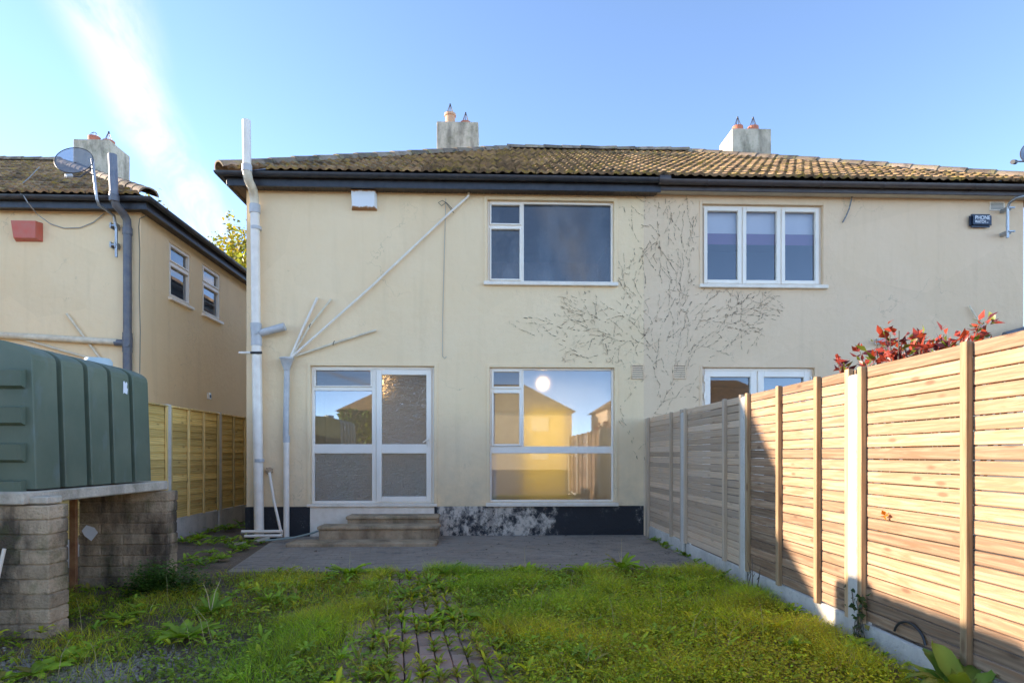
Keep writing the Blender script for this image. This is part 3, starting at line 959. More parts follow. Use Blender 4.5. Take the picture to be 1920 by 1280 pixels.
# ---------------- right house
H2 = thing('semi_detached_house', (5.7, 2, 0), 'greyer cream adjoining house on the right with brown gutter and tripled white window', 'house')
uw2 = (W(1317, 0)[0], W(1543, 0)[0], W(1430, 534)[1], W(1430, 384)[1])
fd = (W(1317, 0)[0], W(1527, 0)[0], .12, W(1420, 689)[1])
g = MB()
g.grid_wall(XP, XR, -.05, WT+.15, [uw2, fd], P0, .16)
g.quad((XR, 0, 0), (XR, 9, 0), (XR, 9, WT+.15), (XR, 0, WT+.15))
g.quad((XR, 9.0, 0), (XP, 9.0, 0), (XP, 9.0, WT+.1), (XR, 9.0, WT+.1))
g.quad((XP, .0, WT+.1), (XR, 0, WT+.1), (XR, 9.0, WT+.1), (XP, 9.0, WT+.1))
g.build('wall', M_WALL2, H2)
surround(H2, uw2, M_WALL2, .05); surround(H2, fd, M_WALL2, .04)
ws = uw2[1] - uw2[0]
cells = []; bars = []
for i in range(3):
    a0 = uw2[0] + .03 + i * (ws-.06)/3; a1 = a0 + (ws-.06)/3
    cells.append((a0+.008, a1-.008, uw2[2]+.03, uw2[3]-.03, .062, G_BLUE))
    if i: bars.append((a0-.014, a0+.014, uw2[2]+.02, uw2[3]-.02))
window(H2, 'window', *uw2, P0, cells, M_UPVC, .03, True, M_WPAINT, bars=bars)
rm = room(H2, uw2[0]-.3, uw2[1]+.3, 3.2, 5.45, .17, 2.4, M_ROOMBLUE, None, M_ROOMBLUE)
zb = W(1430, 431)[1]; zp = W(1430, 452)[1]
g = MB(); g.box(uw2[0]-.1, uw2[1]+.1, .19, .195, zb, 5.44); bl = g.build('roller_blind', M_BLINDW, rm)
g = MB(); g.box(uw2[0]-.1, uw2[1]+.1, .191, .194, zp, zb-.001); g.build('purple_blind_band', M_BLINDP, rm)
fx = (fd[0]+fd[1])/2
fdr = window(H2, 'door', *fd, P0, [(fd[0]+.05, fx-.012, fd[2]+.05, fd[3]-.05, .10, G_CLEAR), (fx+.012, fd[1]-.05, fd[2]+.05, fd[3]-.05, .10, G_BLUE)], M_UPVC, .05, False,
       bars=[(fx-.014, fx+.014, fd[2]+.04, fd[3]-.04)])
for (px, py) in ((1322, 709), (1322, 741), (1523, 711)):
    hx_, hz_ = W(px, py); k = MB(); k.tube([(hx_, .03, hz_-.055), (hx_, .03, hz_+.055)], .016, 8); k.box(hx_-.01, hx_+.07, .035, .05, hz_-.016, hz_+.016, .003); k.build('hinge', M_UPVC, fdr)
room(H2, fd[0]-.3, fd[1]+1.2, .12, 2.85, .17, 4.0)
g = MB(); g.box(XP+.221, XR+.22, -.235, -.20, 5.555, 5.72, .004); g.box(XR+.185, XR+.22, -.19, 9.2, 5.555, 5.72, .004)
g.build('fascia', M_BROWN_UPVC, H2)
g = MB(); g.box(XP+.201, XR+.18, -.199, -.001, WT+.02, WT+.035); g.build('soffit', M_SOFFIT, H2)
br = [((W(px, 350, gy)[0], gy, gz-.03), (0, -1, 0)) for px in (1327, 1449, 1541, 1655, 1826)]
gutter(H2, [(XR+.30, 9.2, gz-.02), (XR+.30, gy, gz-.02), (2.76, gy, gz-.02)][::-1], M_BROWN_UPVC, br, None)
g = MB(); g.tube([(2.68, gy, gz-.01), (2.86, gy, gz-.015)], .075, 12); g.build('gutter_joint', M_BROWN_UPVC, H2, smooth=40)
RF2 = roof(H2, XR+.30, XP, YE, ZE, 1)
cx0, cx1 = W(1373, 0, YC)[0], W(1446, 0, YC)[0]; cz = W(1410, 241, YC)[1]
chimney(H2, cx0, cx1, YC, YC+.82, 7.0, cz, [(W(1383, 0, YC+.3)[0], YC+.3, .19, .13, M_TERRA, 'cone'), (W(1412, 0, YC+.3)[0], YC+.3, .19, .13, M_TERRA, 'cone')])

# ---------------- left house
YL = 1.0
XLR = -6.14
H3 = thing('semi_detached_house', (-9, 3, 0), 'warm cream neighbouring house on the left with hipped roof and two side windows', 'house')
PS = lambda u, d, z: (XLR - d, u, z)
sw1 = (WX(317, XLR), WX(357, XLR), 4.33, 5.38); sw2 = (WX(379.5, XLR), WX(413, XLR), 4.33, 5.38)
g = MB()
g.quad((-12.575, YL, -.05), (XLR, YL, -.05), (XLR, YL, WT+.15), (-12.575, YL, WT+.15))
g.grid_wall(YL, 10.2, -.05, WT+.15, [sw1, sw2], PS, .14)
g.quad((-12.575, YL, WT+.1), (XLR, YL, WT+.1), (XLR, 10.2, WT+.1), (-12.575, 10.2, WT+.1))
g.build('wall', M_WALL3, H3)
for a in (sw1, sw2):
    zm = a[3] - .38
    window(H3, 'window', *a, PS, [(a[0]+.04, a[1]-.04, zm+.03, a[3]-.04, .03, G_BLUE), (a[0]+.04, a[1]-.04, a[2]+.04, zm-.03, .03, G_BLUE)], M_UPVC, .05, True, M_UPVC,
           d0=.02, d1=.10, over=.04, bars=[(a[0]+.04, a[1]-.04, zm-.03, zm+.03)])
g = MB(); g.box(-8.5, XLR-.16, 1.3, 5.5, 3.1, 5.45)
for f in range(len(g.f)): pass
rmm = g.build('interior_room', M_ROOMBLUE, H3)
g = MB(); g.box(-12.6, XLR+.22, YL-.235, YL-.20, 5.525, 5.72, .004); g.box(XLR+.185, XLR+.22, YL-.19, 10.3, 5.525, 5.72, .004)
g.build('fascia', M_BLACK_UPVC, H3)
g = MB(); g.box(-12.6, XLR+.18, YL-.199, YL-.001, WT+.003, WT+.02); g.box(XLR+.001, XLR+.18, YL, 10.2, WT+.003, WT+.02); g.build('soffit', M_DARKSOFFIT, H3)
gyl = YL - .31
br = [((W(px, 380, gyl)[0], gyl, gz), (0, -1, 0)) for px in (17, 143, 257)] + [((XLR+.30, WX(px, XLR+.30), gz), (1, 0, 0)) for px in (305, 352, 395, 430)]
gutter(H3, [(-12.6, gyl, gz), (XLR+.30, gyl, gz), (XLR+.30, 10.3, gz)], M_BLACK_UPVC, br, None)
RF3 = roof(H3, XLR+.30, -12.575, YL-.30, ZE, 1)
YC3 = 5.3
cx0, cx1 = W(137, 0, YC3)[0], W(205, 0, YC3)[0]; cz = W(170, 261, YC3)[1]
chimney(H3, cx0, cx1, YC3, YC3+.86, 6.8, cz, [(W(177, 0, YC3+.3)[0], YC3+.3, .20, .14, M_TERRA, 'dome'), (W(204, 0, YC3+.45)[0], YC3+.45, .18, .14, M_TERRA, 'cone')])
# unseen block added left of the frame, shaped to shade the far fence
g = MB()
rx0, rx1, ry = -13.6, -10.0, .0
g.box(rx0, rx1, ry, YL-.01, -.05, 5.75)
g.add([(rx0, ry, -.05), (rx1, ry, -.05), (rx1, ry-2.2, -.05), (rx0, ry-2.2, -.05), (rx0, ry, 4.95), (rx1, ry, 4.95), (rx1, ry-2.2, 3.35), (rx0, ry-2.2, 3.35)],
      [(1, 2, 6, 5), (2, 3, 7, 6), (3, 0, 4, 7), (4, 5, 6, 7)])
g.build('unseen_shade_block', M_WALL3, H3)

# ---------------- house behind the gardens (seen mirrored in the panes)
H4 = thing('back_house', (-3, -48, 0), 'hip roofed house beyond the gardens, mirrored in the lower window glass', 'house')
def back_house(par, x0, x1, y, depth, wm):
    g = MB(); g.box(x0, x1, y-depth, y, 0, 5.2); g.build('wall', wm, par)
    g = MB(); e = .35; zr = 8.0; hw = depth/2 + e
    A = [(x0-e, y+e, 5.15), (x1+e, y+e, 5.15), (x1+e, y-depth-e, 5.15), (x0-e, y-depth-e, 5.15), (x0-e+hw, y-depth/2, zr), (x1+e-hw, y-depth/2, zr)]
    g.add(A, [(0, 1, 5, 4), (1, 2, 5), (2, 3, 4, 5), (3, 0, 4), (3, 2, 1, 0)]); g.build('roof', M_TILE, par)
    for k in range(4):
        xx = x0 + 1.5 + k * (x1-x0-3)/3.4
        for zz in (.9, 3.4):
            g = MB(); g.box(xx, xx+1.5, y-.02, y+.03, zz, zz+1.2, .01); g.build('window', M_UPVC, par)
back_house(H4, -13.2, 7.2, -44.0, 8.0, M_WALL3)
H5 = thing('back_house', (16, -44, 0), 'second house beyond the gardens, mirrored at the right edge of the lower window', 'house')
back_house(H5, 9.6, 26, -40.0, 8.0, M_WALL2)
# ivy cloaking the left half of it
nv = 5200
cx = RNG.uniform(-13.4, -2.5, nv); czv = RNG.uniform(0.2, 5.3, nv) - RNG.random(nv)**3*.5
cy = -44.0 + .05 + RNG.random(nv) * .35
s_ = RNG.uniform(.10, .22, nv)
def leaf_soup(P, D, U, L, Wd, cols):
    """diamond leaves: base P, direction D, side U; two triangles folded on the midrib"""
    N = np.cross(D, U)
    mid = P + D * (L * .5)[:, None]
    tip = P + D * L[:, None] - N * (L * .12)[:, None]
    l = P + D * (L * .42)[:, None] + U * (Wd * .5)[:, None] + N * (Wd * .14)[:, None]
    r = P + D * (L * .42)[:, None] - U * (Wd * .5)[:, None] + N * (Wd * .14)[:, None]
    n = len(P)
    V = np.stack([P, l, mid, r, tip], 1).reshape(-1, 3)
    b = (np.arange(n) * 5)[:, None]
    Fc = np.concatenate([b + np.array([0, 2, 1]), b + np.array([1, 2, 4]), b + np.array([0, 3, 2]), b + np.array([2, 3, 4])], 1).reshape(-1, 3)
    C = np.repeat(cols, 5, 0)
    return V, Fc, C
def unit(v): return v / np.maximum(np.linalg.norm(v, axis=1, keepdims=True), 1e-6)
def rand_dirs(n, up=.0):
    d = RNG.normal(size=(n, 3)); d[:, 2] = d[:, 2] * .6 + up
    return unit(d)
def perp(D):
    u = unit(np.cross(D, RNG.normal(size=D.shape)))
    return u
D = rand_dirs(nv, -.5); D[:, 1] += .3; D = unit(D); U = perp(D)
cols = np.stack([RNG.uniform(.09, .17, nv), RNG.uniform(.13, .20, nv), RNG.uniform(.015, .04, nv)], 1)
V, Fc, C = leaf_soup(np.stack([cx, cy, czv], 1), D, U, s_*2.2, s_*2.0, cols)
iv = bpy.data.objects.new('ivy', fast_mesh('ivy', V - np.array([-8, -44, 0]), Fc, M_LEAF, C)); place(iv, (-8, -44, 0), H4); iv['kind'] = 'stuff'

# ================================================================== STEPS
ST = thing('door_steps', (-1.6, -.5, 0), 'worn brown concrete steps below the patio door', 'steps')
def step(px0, px1, ytop, ybot, yf, yb):
    x0 = W(px0, 0, yf)[0]; x1 = W(px1, 0, yf)[0]
    zt_ = W(700, ytop, yf)[1]; zb_ = W(700, ybot, yf)[1]
    g = MB(); g.box(x0, x1, yf, yb, zt_-.055, zt_, .014)
    g.box(x0+.02, x1-.02, yf+.03, yb, max(-.06, zb_-.03), zt_-.053, .006)
    g.build('step', M_STEP, ST)
    return zt_
step(648, 822, 967, 985, -.42, -.021)
step(594, 823, 986, 1008, -.80, -.421)
x0 = W(536, 0, -1.2)[0]; x1 = W(818, 0, -1.2)[0]
g = MB(); g.box(x0, x1, -1.22, -.801, -.06, .055, .015); g.build('step', M_STEP, ST)
g = MB(); g.box(x0+.35, W(648, 0, -.42)[0]-.002, -.795, -.021, -.05, .17, .012); g.build('step', M_STEP, ST)

# ================================================================== RIGHT FENCE
XF = 2.58
FN = thing('timber_fence', (XF, -4.5, 0), 'pale horizontal slat fence between concrete posts on the right', 'fence')
posts = [-.10, -1.98, -3.93, -5.80, -7.68, -9.56]
def post_mesh(w, d, h, mat):
    """slotted concrete post: H section"""
    g = MB(); s = .022; t = .03
    prof = [(-d/2, -w/2), (d/2, -w/2), (d/2, -s), (d/2 - t*0 - .0, -s)]
    # cross-section (x = depth, y = along fence) with slots on both y faces
    pr_ = [(-d/2+.008, -w/2), (-s-.006, -w/2), (-s, -w/2+t), (s, -w/2+t), (s+.006, -w/2), (d/2-.008, -w/2), (d/2, -w/2+.008),
           (d/2, w/2-.008), (d/2-.008, w/2), (s+.006, w/2), (s, w/2-t), (-s, w/2-t), (-s-.006, w/2), (-d/2+.008, w/2), (-d/2, w/2-.008), (-d/2, -w/2+.008)]
    n = len(pr_)
    vs = [(x, y, -.3) for x, y in pr_] + [(x, y, h-.02) for x, y in pr_] + [(x*.9, y*.9, h) for x, y in pr_]
    fs = [(i, (i+1) % n, n+(i+1) % n, n+i) for i in range(n)] + [(n+i, n+(i+1) % n, 2*n+(i+1) % n, 2*n+i) for i in range(n)]
    fs.append(tuple(range(2*n, 3*n)))
    g.add(vs, fs)
    return g.mesh('post', mat)
PM = post_mesh(.105, .115, 1.86, M_POST)
for i, y in enumerate(posts):
    if i == 0:
        g = MB(); g.box(XF-.05, XF+.05, y-.06, y+.05, -.1, 1.90, .006); g.build('post', M_BATTEN_OLD, FN)
        continue
    inst('post', PM, (XF, y, 0), FN, (0, 0, random.uniform(-.02, .02)), (1, 1, 1.0 if i != 2 else 1.012))
NS = 22
def slat_mesh(L, mat):
    g = MB(); g.box(-.012, .016, -L/2, L/2, -.0368, .0368, .004); return g.mesh('slat', mat)
batt = {0: (-1.42,), 1: (-3.40,), 2: (-4.66, -5.30), 3: (-6.80,), 4: (-8.6,)}
for i in range(5):
    y1, y0 = posts[i]-.055, posts[i+1]+.055
    old = i < 2
    L = y1 - y0 + .05
    pm = MB()
    pn = thing('panel', (XF, (y0+y1)/2, .16), None, None)
    del WLOC[pn.name]
    pn.parent = FN; pn.location = Vector((XF, (y0+y1)/2, .16)) - WLOC[FN.name]; WLOC[pn.name] = Vector((XF, (y0+y1)/2, .16))
    sm = slat_mesh(L, M_FENCE_OLD if old else M_FENCE)
    pitch = (1.905 - .165) / NS
    for k in range(NS):
        z = .165 + pitch * (k + .5)
        inst('slat', sm, (XF + random.uniform(-.002, .002), (y0+y1)/2, z), pn, (0, random.uniform(-.03, .03), 0), (1, 1, random.uniform(.975, 1.005)))
    for yb_ in (y1-.02, y0+.022) + batt[i]:
        g = MB(); g.box(XF-.052, XF-.012, yb_-.024, yb_+.024, .15, 1.905 + random.uniform(0, .01), .004)
        g.build('batten', M_BATTEN_OLD if old else M_BATTEN, pn)
    g = MB(); g.box(XF-.018, XF+.018, y0-.03, y1+.03, -.2, .155 - .01*(i % 2), .006); g.build('gravel_board', M_GRAVELB, FN)

# ================================================================== LEFT FENCE
XG = -5.05
FL = thing('timber_fence', (XG, 1, 0), 'golden lap board fence with concrete posts between the two houses', 'fence')
ym = [-7.0, -5.15, -3.3, -1.45]
y_a = WX(312, XG); y_b = WX(408, XG)
sp_ = y_b - y_a
lp = [y_a + k*sp_ for k in range(-4, 5)]
PM2 = post_mesh(.10, .11, 2.09, M_POST)
for y in lp: inst('post', PM2, (XG, y, 0), FL)
for i in range(len(lp)-1):
    y0, y1 = lp[i]+.05, lp[i+1]-.05
    pn = bpy.data.objects.new('panel', None); place(pn, (XG, (y0+y1)/2, .3), FL)
    g = MB()
    L = y1 - y0 + .04; nb = 15; pitch = (2.04 - .30) / nb
    me = MB(); me.add([(.004, -L/2, 0), (.004, L/2, 0), (.020, L/2, 0), (.020, -L/2, 0), (-.006, -L/2, pitch+.02), (-.006, L/2, pitch+.02), (.002, L/2, pitch+.02), (.002, -L/2, pitch+.02)],
                      [(0, 3, 2, 1), (4, 5, 6, 7), (0, 1, 5, 4), (1, 2, 6, 5), (2, 3, 7, 6), (3, 0, 4, 7)])
    me = me.mesh('lap_board', M_LAP)
    for k in range(nb):
        inst('lap_board', me, (XG, (y0+y1)/2, .30 + k*pitch), pn, (random.uniform(-.004, .004), 0, random.uniform(-.003, .003)))
    for f in (.01, .34, .66, .99):
        yy = y0 + (y1-y0)*f
        k = MB(); k.box(XG+.021, XG+.055, yy-.021, yy+.021, .29, 2.05, .004); k.build('batten', M_LAPB, pn)
    k = MB(); k.box(XG-.02, XG+.06, y0, y1, 2.051, 2.075, .004); k.build('capping', M_LAPB, pn)
    k = MB(); k.box(XG-.02, XG+.02, y0-.02, y1+.02, -.1, .285, .005); k.build('gravel_board', M_GRAVELB, FL)

# ================================================================== OIL TANK ON PIERS
def pier(label, xr, yf, n, jitter):
    t = thing('block_pier', (xr-.43, yf+.11, 0), label, 'pier', 'block piers under the tank')
    bl = MB(); bl.box(-.2175, .2175, -.106, .106, 0, .102, .009); bl = bl.mesh('block', M_BLOCK)
    hf = MB(); hf.box(-.106, .106, -.106, .106, 0, .102, .009); hf = hf.mesh('block', M_BLOCK)
    for k in range(n):
        z = k * .108 - .03
        j = lambda: random.uniform(-jitter, jitter)
        if k % 2 == 0:
            for q in (0, 1): inst('block', bl, (xr-.22-q*.443+j(), yf+.107+j(), z), t, (0, 0, j()))
        else:
            inst('block', hf, (xr-.108+j(), yf+.107+j(), z), t, (0, 0, j()))
            inst('block', bl, (xr-.438+j(), yf+.107+j(), z), t, (0, 0, j()))
            inst('block', hf, (xr-.768+j(), yf+.107+j(), z), t, (0, 0, j()))
    g = MB(); g.box(xr-.87, xr-.012, yf+.012, yf+.2, -.03, n*.108-.04); g.build('mortar', M_BLOCK, t)
    return t
pier('near block pier carrying the front end of the oil tank', -3.19, -5.45, 9, .004)
pier('mossy block pier under the far end of the oil tank, paper stuck on it', -3.25, -3.71, 9, .006)
g = MB(); g.box(-3.72, -3.34, -5.50, -3.52, .945, 1.035, .010)
tag(g.build('concrete_lintel', M_SLAB), 'pale concrete lintel under the right side of the oil tank', 'lintel', 'lintels under the tank')
g = MB(); g.box(-4.20, -3.80, -5.50, -3.52, .945, 1.035, .010)
tag(g.build('concrete_lintel', M_SLAB), 'pale concrete lintel under the left side of the oil tank', 'lintel', 'lintels under the tank')
g = MB(); g.box(-3.55, -3.21, -5.44, -5.28, .945, 1.0, .010)
tag(g.build('packing_block', M_SLAB), 'small mossy packing slab on top of the near block pier', 'block')
TK = thing('oil_tank', (-3.9, -4.56, 1.036), 'dark green plastic oil tank with vertical ribs resting on block piers', 'oil tank')
TX1, TX0, TY0, TY1, TZ0, TZ1 = -3.36, -4.56, -5.34, -3.80, 1.037, 2.07
def tank_section(z):       # half-width factor by height (tapers upwards)
    k = (z - TZ0) / (TZ1 - TZ0)
    return .0 + .035 * k
nb = 5; gw = .06; bay = (TY1 - TY0 - gw*(nb-1)) / nb
# profile round the tank in the XZ plane (rounded top), inset for grooves and ends
def tank_prof(ins):
    pts = []
    zz = [TZ0 + .012, TZ0 + .3, TZ0 + .6, TZ1 - .06]
    for z in zz: pts.append((TX1 - tank_section(z) - ins, z))
    cxm = (TX0 + TX1) / 2; hw = (TX1 - TX0) / 2 - .035 - ins
    for a in range(8, 173, 6):
        aa = R(a); pts.append((cxm + hw * math.cos(aa) * 1.0, TZ1 - .045 + (.16 - ins) * math.sin(aa)))
    for z in zz[::-1]: pts.append((TX0 + tank_section(z) + ins, z))
    return pts
g = MB()
ys = []
y = TY0
for i in range(nb):
    ys += [(y, .006), (y + .006, 0), (y + bay - .006, 0), (y + bay, .006)]
    if i < nb-1: ys += [(y + bay + .002, .15), (y + bay + gw - .002, .15)]
    y += bay + gw
rings = [[(x, yy, z) for x, z in tank_prof(ins)] for yy, ins in ys]
m = len(rings[0]); b = 0
for r_ in rings: g.v += r_
for i in range(len(rings)-1):
    for j in range(m-1):
        g.f.append((i*m+j, i*m+j+1, (i+1)*m+j+1, (i+1)*m+j))
    g.f.append((i*m+m-1, i*m, (i+1)*m, (i+1)*m+m-1))
g.f.append(tuple(range((len(rings)-1)*m, len(rings)*m))[::-1])
g.f.append(tuple(range(m)))
g.build('tank_body', M_TANK, TK, smooth=9, weld=True)
# stepped ledges moulded in the end wall
for k in range(4):
    z1 = TZ1 - .135 - k * .272
    g = MB(); g.add([(TX0+.10, TY0+.01, z1), (TX1-.075, TY0+.01, z1), (TX1-.075, TY0-.055, z1-.012), (TX0+.10, TY0-.055, z1-.012),
                     (TX0+.10, TY0+.01, z1-.15), (TX1-.075, TY0+.01, z1-.15), (TX1-.075, TY0-.045, z1-.125), (TX0+.10, TY0-.045, z1-.125)],
                    [(0, 3, 2, 1), (4, 5, 6, 7), (3, 7, 6, 2), (2, 6, 5, 1), (0, 4, 7, 3)])
    g.build('moulded_ledge', M_TANK, TK)
g = MB(); g.lathe([(.0, .075), (.10, .07), (.12, .04), (.12, -.06)], (-3.72, -4.05, TZ1+.075), 18); g.build('inspection_cap', simple('pale_cap_plastic', (.45, .52, .50), .5), TK, smooth=40)
# torn white sticker on the side
g = MB(); sx = TX1 - .032; ys0, zs0 = WX(234, sx), 1.3 + (853-723)*5.55/F
ol = [(-.035, -.062), (-.02, -.05), (0, -.055), (.03, -.062), (.038, -.01), (.022, .0), (.030, .04), (.012, .055), (0, .038), (-.02, .06), (-.034, .05)]
g.add([(sx + .006 + .0, ys0 + u, zs0 + v) for u, v in ol], [tuple(range(len(ol)))]); g.build('torn_sticker', M_LETTER, TK)
# paper stuck to the far pier
px_, pz_ = W(167, 998, -3.72)
g = MB(); g.add([(px_+u, -3.716, pz_+v) for u, v in [(-.075, .02), (-.03, .075), (.05, .05), (.085, .0), (.02, -.085), (-.05, -.03)]], [tuple(range(6))[::-1]])
tag(g.build('paper_scrap', M_LETTER), 'torn white paper scrap stuck to the far block pier', 'paper')
# rusty upright and leaning offcut beside the piers
g = MB(); yy = -3.95; x_ = W(138, 0, yy)[0]; g.box(x_-.03, x_+.03, yy-.02, yy+.02, -.05, .94, .004)
tag(g.build('rusty_post', M_RUST), 'rusty brown upright post seen between the block piers', 'post')
g = MB(); yy = -5.6; xa, za = W(-6, 1075, yy); xb, zb_ = W(8, 1028, yy); g.tube([(xa-.06, yy-.04, 0.0), (xb, yy, zb_)], .012, 8)
tag(g.build('leaning_batten', M_PVC_WHITE), 'thin white stick leaning on the near block pier', 'stick')

# ================================================================== PIPES AND FIXTURES: main house
def ptube(name, pxs, Y, r, mat, label, cat, n=12, parent=None):
    pts = []
    for q in pxs:
        yy = q[2] if len(q) > 2 else Y
        x, z = W(q[0], q[1], yy); pts.append((x, yy, z))
    g = MB(); g.tube(pts, r, n); o = g.build(name, mat, parent, smooth=50)
    if label: tag(o, label, cat)
    return o
SS = thing('soil_stack', (*[W(484, 1005, -.12)[0], -.12], 0), 'tall white soil vent pipe at the left corner of the main house', 'pipe')
ptube('lower_pipe', [(486, 1008), (481, 640)], -.12, .075, M_PVC_WHITE, None, None, 18, SS)
ptube('upper_pipe', [(480, 610), (478, 385)], -.12, .070, M_PVC_WHITE, None, None, 18, SS)
ptube('swan_neck', [(478, 392, -.12), (477, 372, -.14), (474, 355, -.22), (466, 338, -.42), (463, 322, -.47), (463, 308, -.47)], -.12, .068, M_PVC_CREAM, None, None, 18, SS)
ptube('vent_top', [(463, 312, -.47), (462, 226, -.47)], -.47, .062, M_PVC_WHITE, None, None, 18, SS)
for (pa, pb) in (((478, 400), (478, 384)), ((481, 648), (481, 634)), ((480, 618), (480, 606))):
    ptube('collar', [pa, pb], -.12, .083, M_PVC_GREY, None, None, 18, SS)
ptube('collar', [(463, 322), (463, 310)], -.47, .076, M_PVC_GREY, None, None, 18, SS)
ptube('branch_tee', [(481, 642), (480, 608)], -.12, .080, M_PVC_GREY, None, None, 18, SS)
ptube('branch_arm', [(482, 626), (508, 619), (534, 612)], -.12, [.058, .060, .064], M_PVC_GREY, None, None, 16, SS)
x, z = W(479, 623, -.21); g = MB(); g.tube([(x, -.18, z), (x, -.215, z)], .035, 14); g.tube([(x, -.21, z), (x, -.222, z)], .02, 12); g.build('access_cap', M_PVC_GREY, SS, smooth=40)
ptube('overflow_stub', [(448, 661), (478, 661)], -.19, .018, M_PVC_WHITE, None, None, 10, SS)
ptube('pipe_clip', [(470, 661), (491, 661)], -.19, .021, M_CLAMP, None, None, 10, SS)
for yy_ in (425, 860): ptube('pipe_clip', [(480+ (yy_-400)*.012, yy_), (480+(yy_-400)*.012, yy_+6)], -.12, .082, M_PVC_GREY, None, None, 16, SS)

DP = thing('downpipe', (W(538, 1005, -.08)[0], -.08, 0), 'grey downpipe with funnel hopper left of the patio door', 'pipe')
ptube('pipe', [(536, 820), (538, 692)], -.08, .045, M_PVC_GREY, None, None, 14, DP)
ptube('pipe', [(537, 1006), (537, 822)], -.08, .046, M_PVC_WHITE, None, None, 14, DP)
ptube('collar', [(537, 829), (537, 816)], -.08, .053, M_PVC_GREY, None, None, 14, DP)
x, z = W(538, 693, -.09)
g = MB(); g.lathe([(.05, 0), (.055, .03), (.105, .17), (.112, .175), (.112, .195), (.10, .195), (.05, .03)], (x, -.10, z-.005), 16); g.build('hopper', M_PVC_GREY, DP, smooth=40)

def waste(pxs, r, mat, label, clips=(), name='waste_pipe'):
    o = ptube(name, pxs, -.045, r, mat, label, 'pipe', 10)
    for (a, b) in clips:
        xa, za = W(a, b, -.05); g = MB(); g.tube([(xa-.012, -.05, za-.035), (xa-.004, -.072, za), (xa+.012, -.05, za+.035)], .006, 6); g.build('pipe_clip', M_CLAMP, o)
    return o
waste([(544, 672, -.075), (568, 615), (595, 558)], .021, M_PVC_WHITE, 'short white waste pipe rising steepest from the funnel hopper')
waste([(548, 668, -.08), (580, 612), (621, 561)], .017, M_PVC_CREAM, 'short cream waste pipe just right of the steep white one', [(582, 610)])
waste([(546, 670, -.09), (700, 534), (840, 402), (878, 368), (879, 360)], .019, M_PVC_WHITE, 'long white waste pipe running diagonally up to the eaves')
waste([(548, 669, -.06), (628, 643), (705, 619)], .018, M_PVC_CREAM, 'cream waste pipe rising gently above the patio door', [(626, 643)])
o = ptube('drain_pipe', [(505, 885), (513, 935), (528, 1002)], -.14, .022, M_PVC_WHITE, 'white plastic pipe leaning between soil stack and downpipe', 'pipe', 10)
x, z = W(503, 882, -.09); bm = bmesh.new(); bmesh.ops.create_icosphere(bm, subdivisions=3, radius=.055)
for v in bm.verts: v.co *= 1 + random.uniform(-.25, .3)
me = bpy.data.meshes.new('foam'); bm.to_mesh(me); bm.free(); me.materials.append(simple('foam_filler', (.50, .36, .22), .9, (.38, .25, .15), 20)); place(bpy.data.objects.new('foam_plug', me), (x, -.05, z), o)
for k, (pa, pb, zz) in enumerate((((454, 996), (530, 996), .10), ((462, 1003), (530, 1001), .035))):
    xa = W(pa[0], 0, -.2)[0]; xb = W(pb[0], 0, -.2)[0]
    g = MB(); g.tube([(xa, -.22-.05*k, zz), (xb, -.20-.03*k, zz)], .026, 12)
    tag(g.build('plastic_pipe', M_PVC_WHITE, None, 40), ('upper' if k == 0 else 'lower') + ' of two white plastic pipes lying at the house corner', 'pipe')

def wedge_box(name, x0, x1, z0, z1, Yw, d, mat, label, cat, taper=.03):
    g = MB(); t = taper
    g.add([(x0, Yw, z0), (x1, Yw, z0), (x1, Yw, z1), (x0, Yw, z1), (x0+t, Yw-d*.8, z0+t*.6), (x1-t, Yw-d*.8, z0+t*.6), (x1-t*.5, Yw-d, z1-t*.3), (x0+t*.5, Yw-d, z1-t*.3)],
          [(0, 1, 5, 4), (1, 2, 6, 5), (2, 3, 7, 6), (3, 0, 4, 7), (4, 5, 6, 7)])
    o = g.build(name, mat); return tag(o, label, cat)
x0, z1 = W(657, 356, -.1); x1, z0 = W(705, 391, -.1)
n_ = NT('rust_streaked_white_box'); v_ = n_.pos()
sp3 = n_.n('ShaderNodeSeparateXYZ'); n_.l(v_, sp3.inputs[0])
edge = n_.math('ADD', n_.math('ABSOLUTE', n_.ramp(sp3.outputs['Z'], z0, z1, -1, 1)), n_.math('MULTIPLY', n_.noise(v_, 14, 5, .7), .5))
n_.color(n_.mix(n_.ramp(edge, 1.0, 1.12), (.74, .73, .70), (.36, .17, .06))); n_.rough(.55)
wedge_box('alarm_box', x0, x1, z0, z1, -.003, .13, n_.m, 'rust edged white alarm box under the eaves of the main house', 'alarm box')
# wall ventilators
def vent(px0, px1, py0, py1, mat, label, slats=7, Yw=0.0):
    x0, z1 = W(px0, py0); x1, z0 = W(px1, py1)
    t = thing('wall_vent', ((x0+x1)/2, Yw, z0), label, 'vent')
    g = MB(); frame_boxes(g, x0, x1, z0, z1, lambda u, d, z: (u, Yw - .016 + d, z), .014, 0, .02); g.build('frame', mat, t)
    g = MB(); g.quad((x0+.01, Yw-.002, z0+.01), (x1-.01, Yw-.002, z0+.01), (x1-.01, Yw-.002, z1-.01), (x0+.01, Yw-.002, z1-.01)); g.build('backing', M_CLAMP, t)
    h = (z1-z0-.028)/slats
    for k in range(slats):
        zz = z0 + .014 + h*k
        g = MB(); g.add([(x0+.012, Yw-.014, zz), (x1-.012, Yw-.014, zz), (x1-.012, Yw-.003, zz+h*.8), (x0+.012, Yw-.003, zz+h*.8)], [(0, 1, 2, 3)]); g.build('slat', mat, t)
    return t
vent(1184, 1207, 684, 711, M_WALL2, 'cream louvred wall vent nearest the lower window', 6)
vent(1262, 1286, 684, 711, M_WALL2, 'cream louvred wall vent beside the neighbouring glass door', 6)
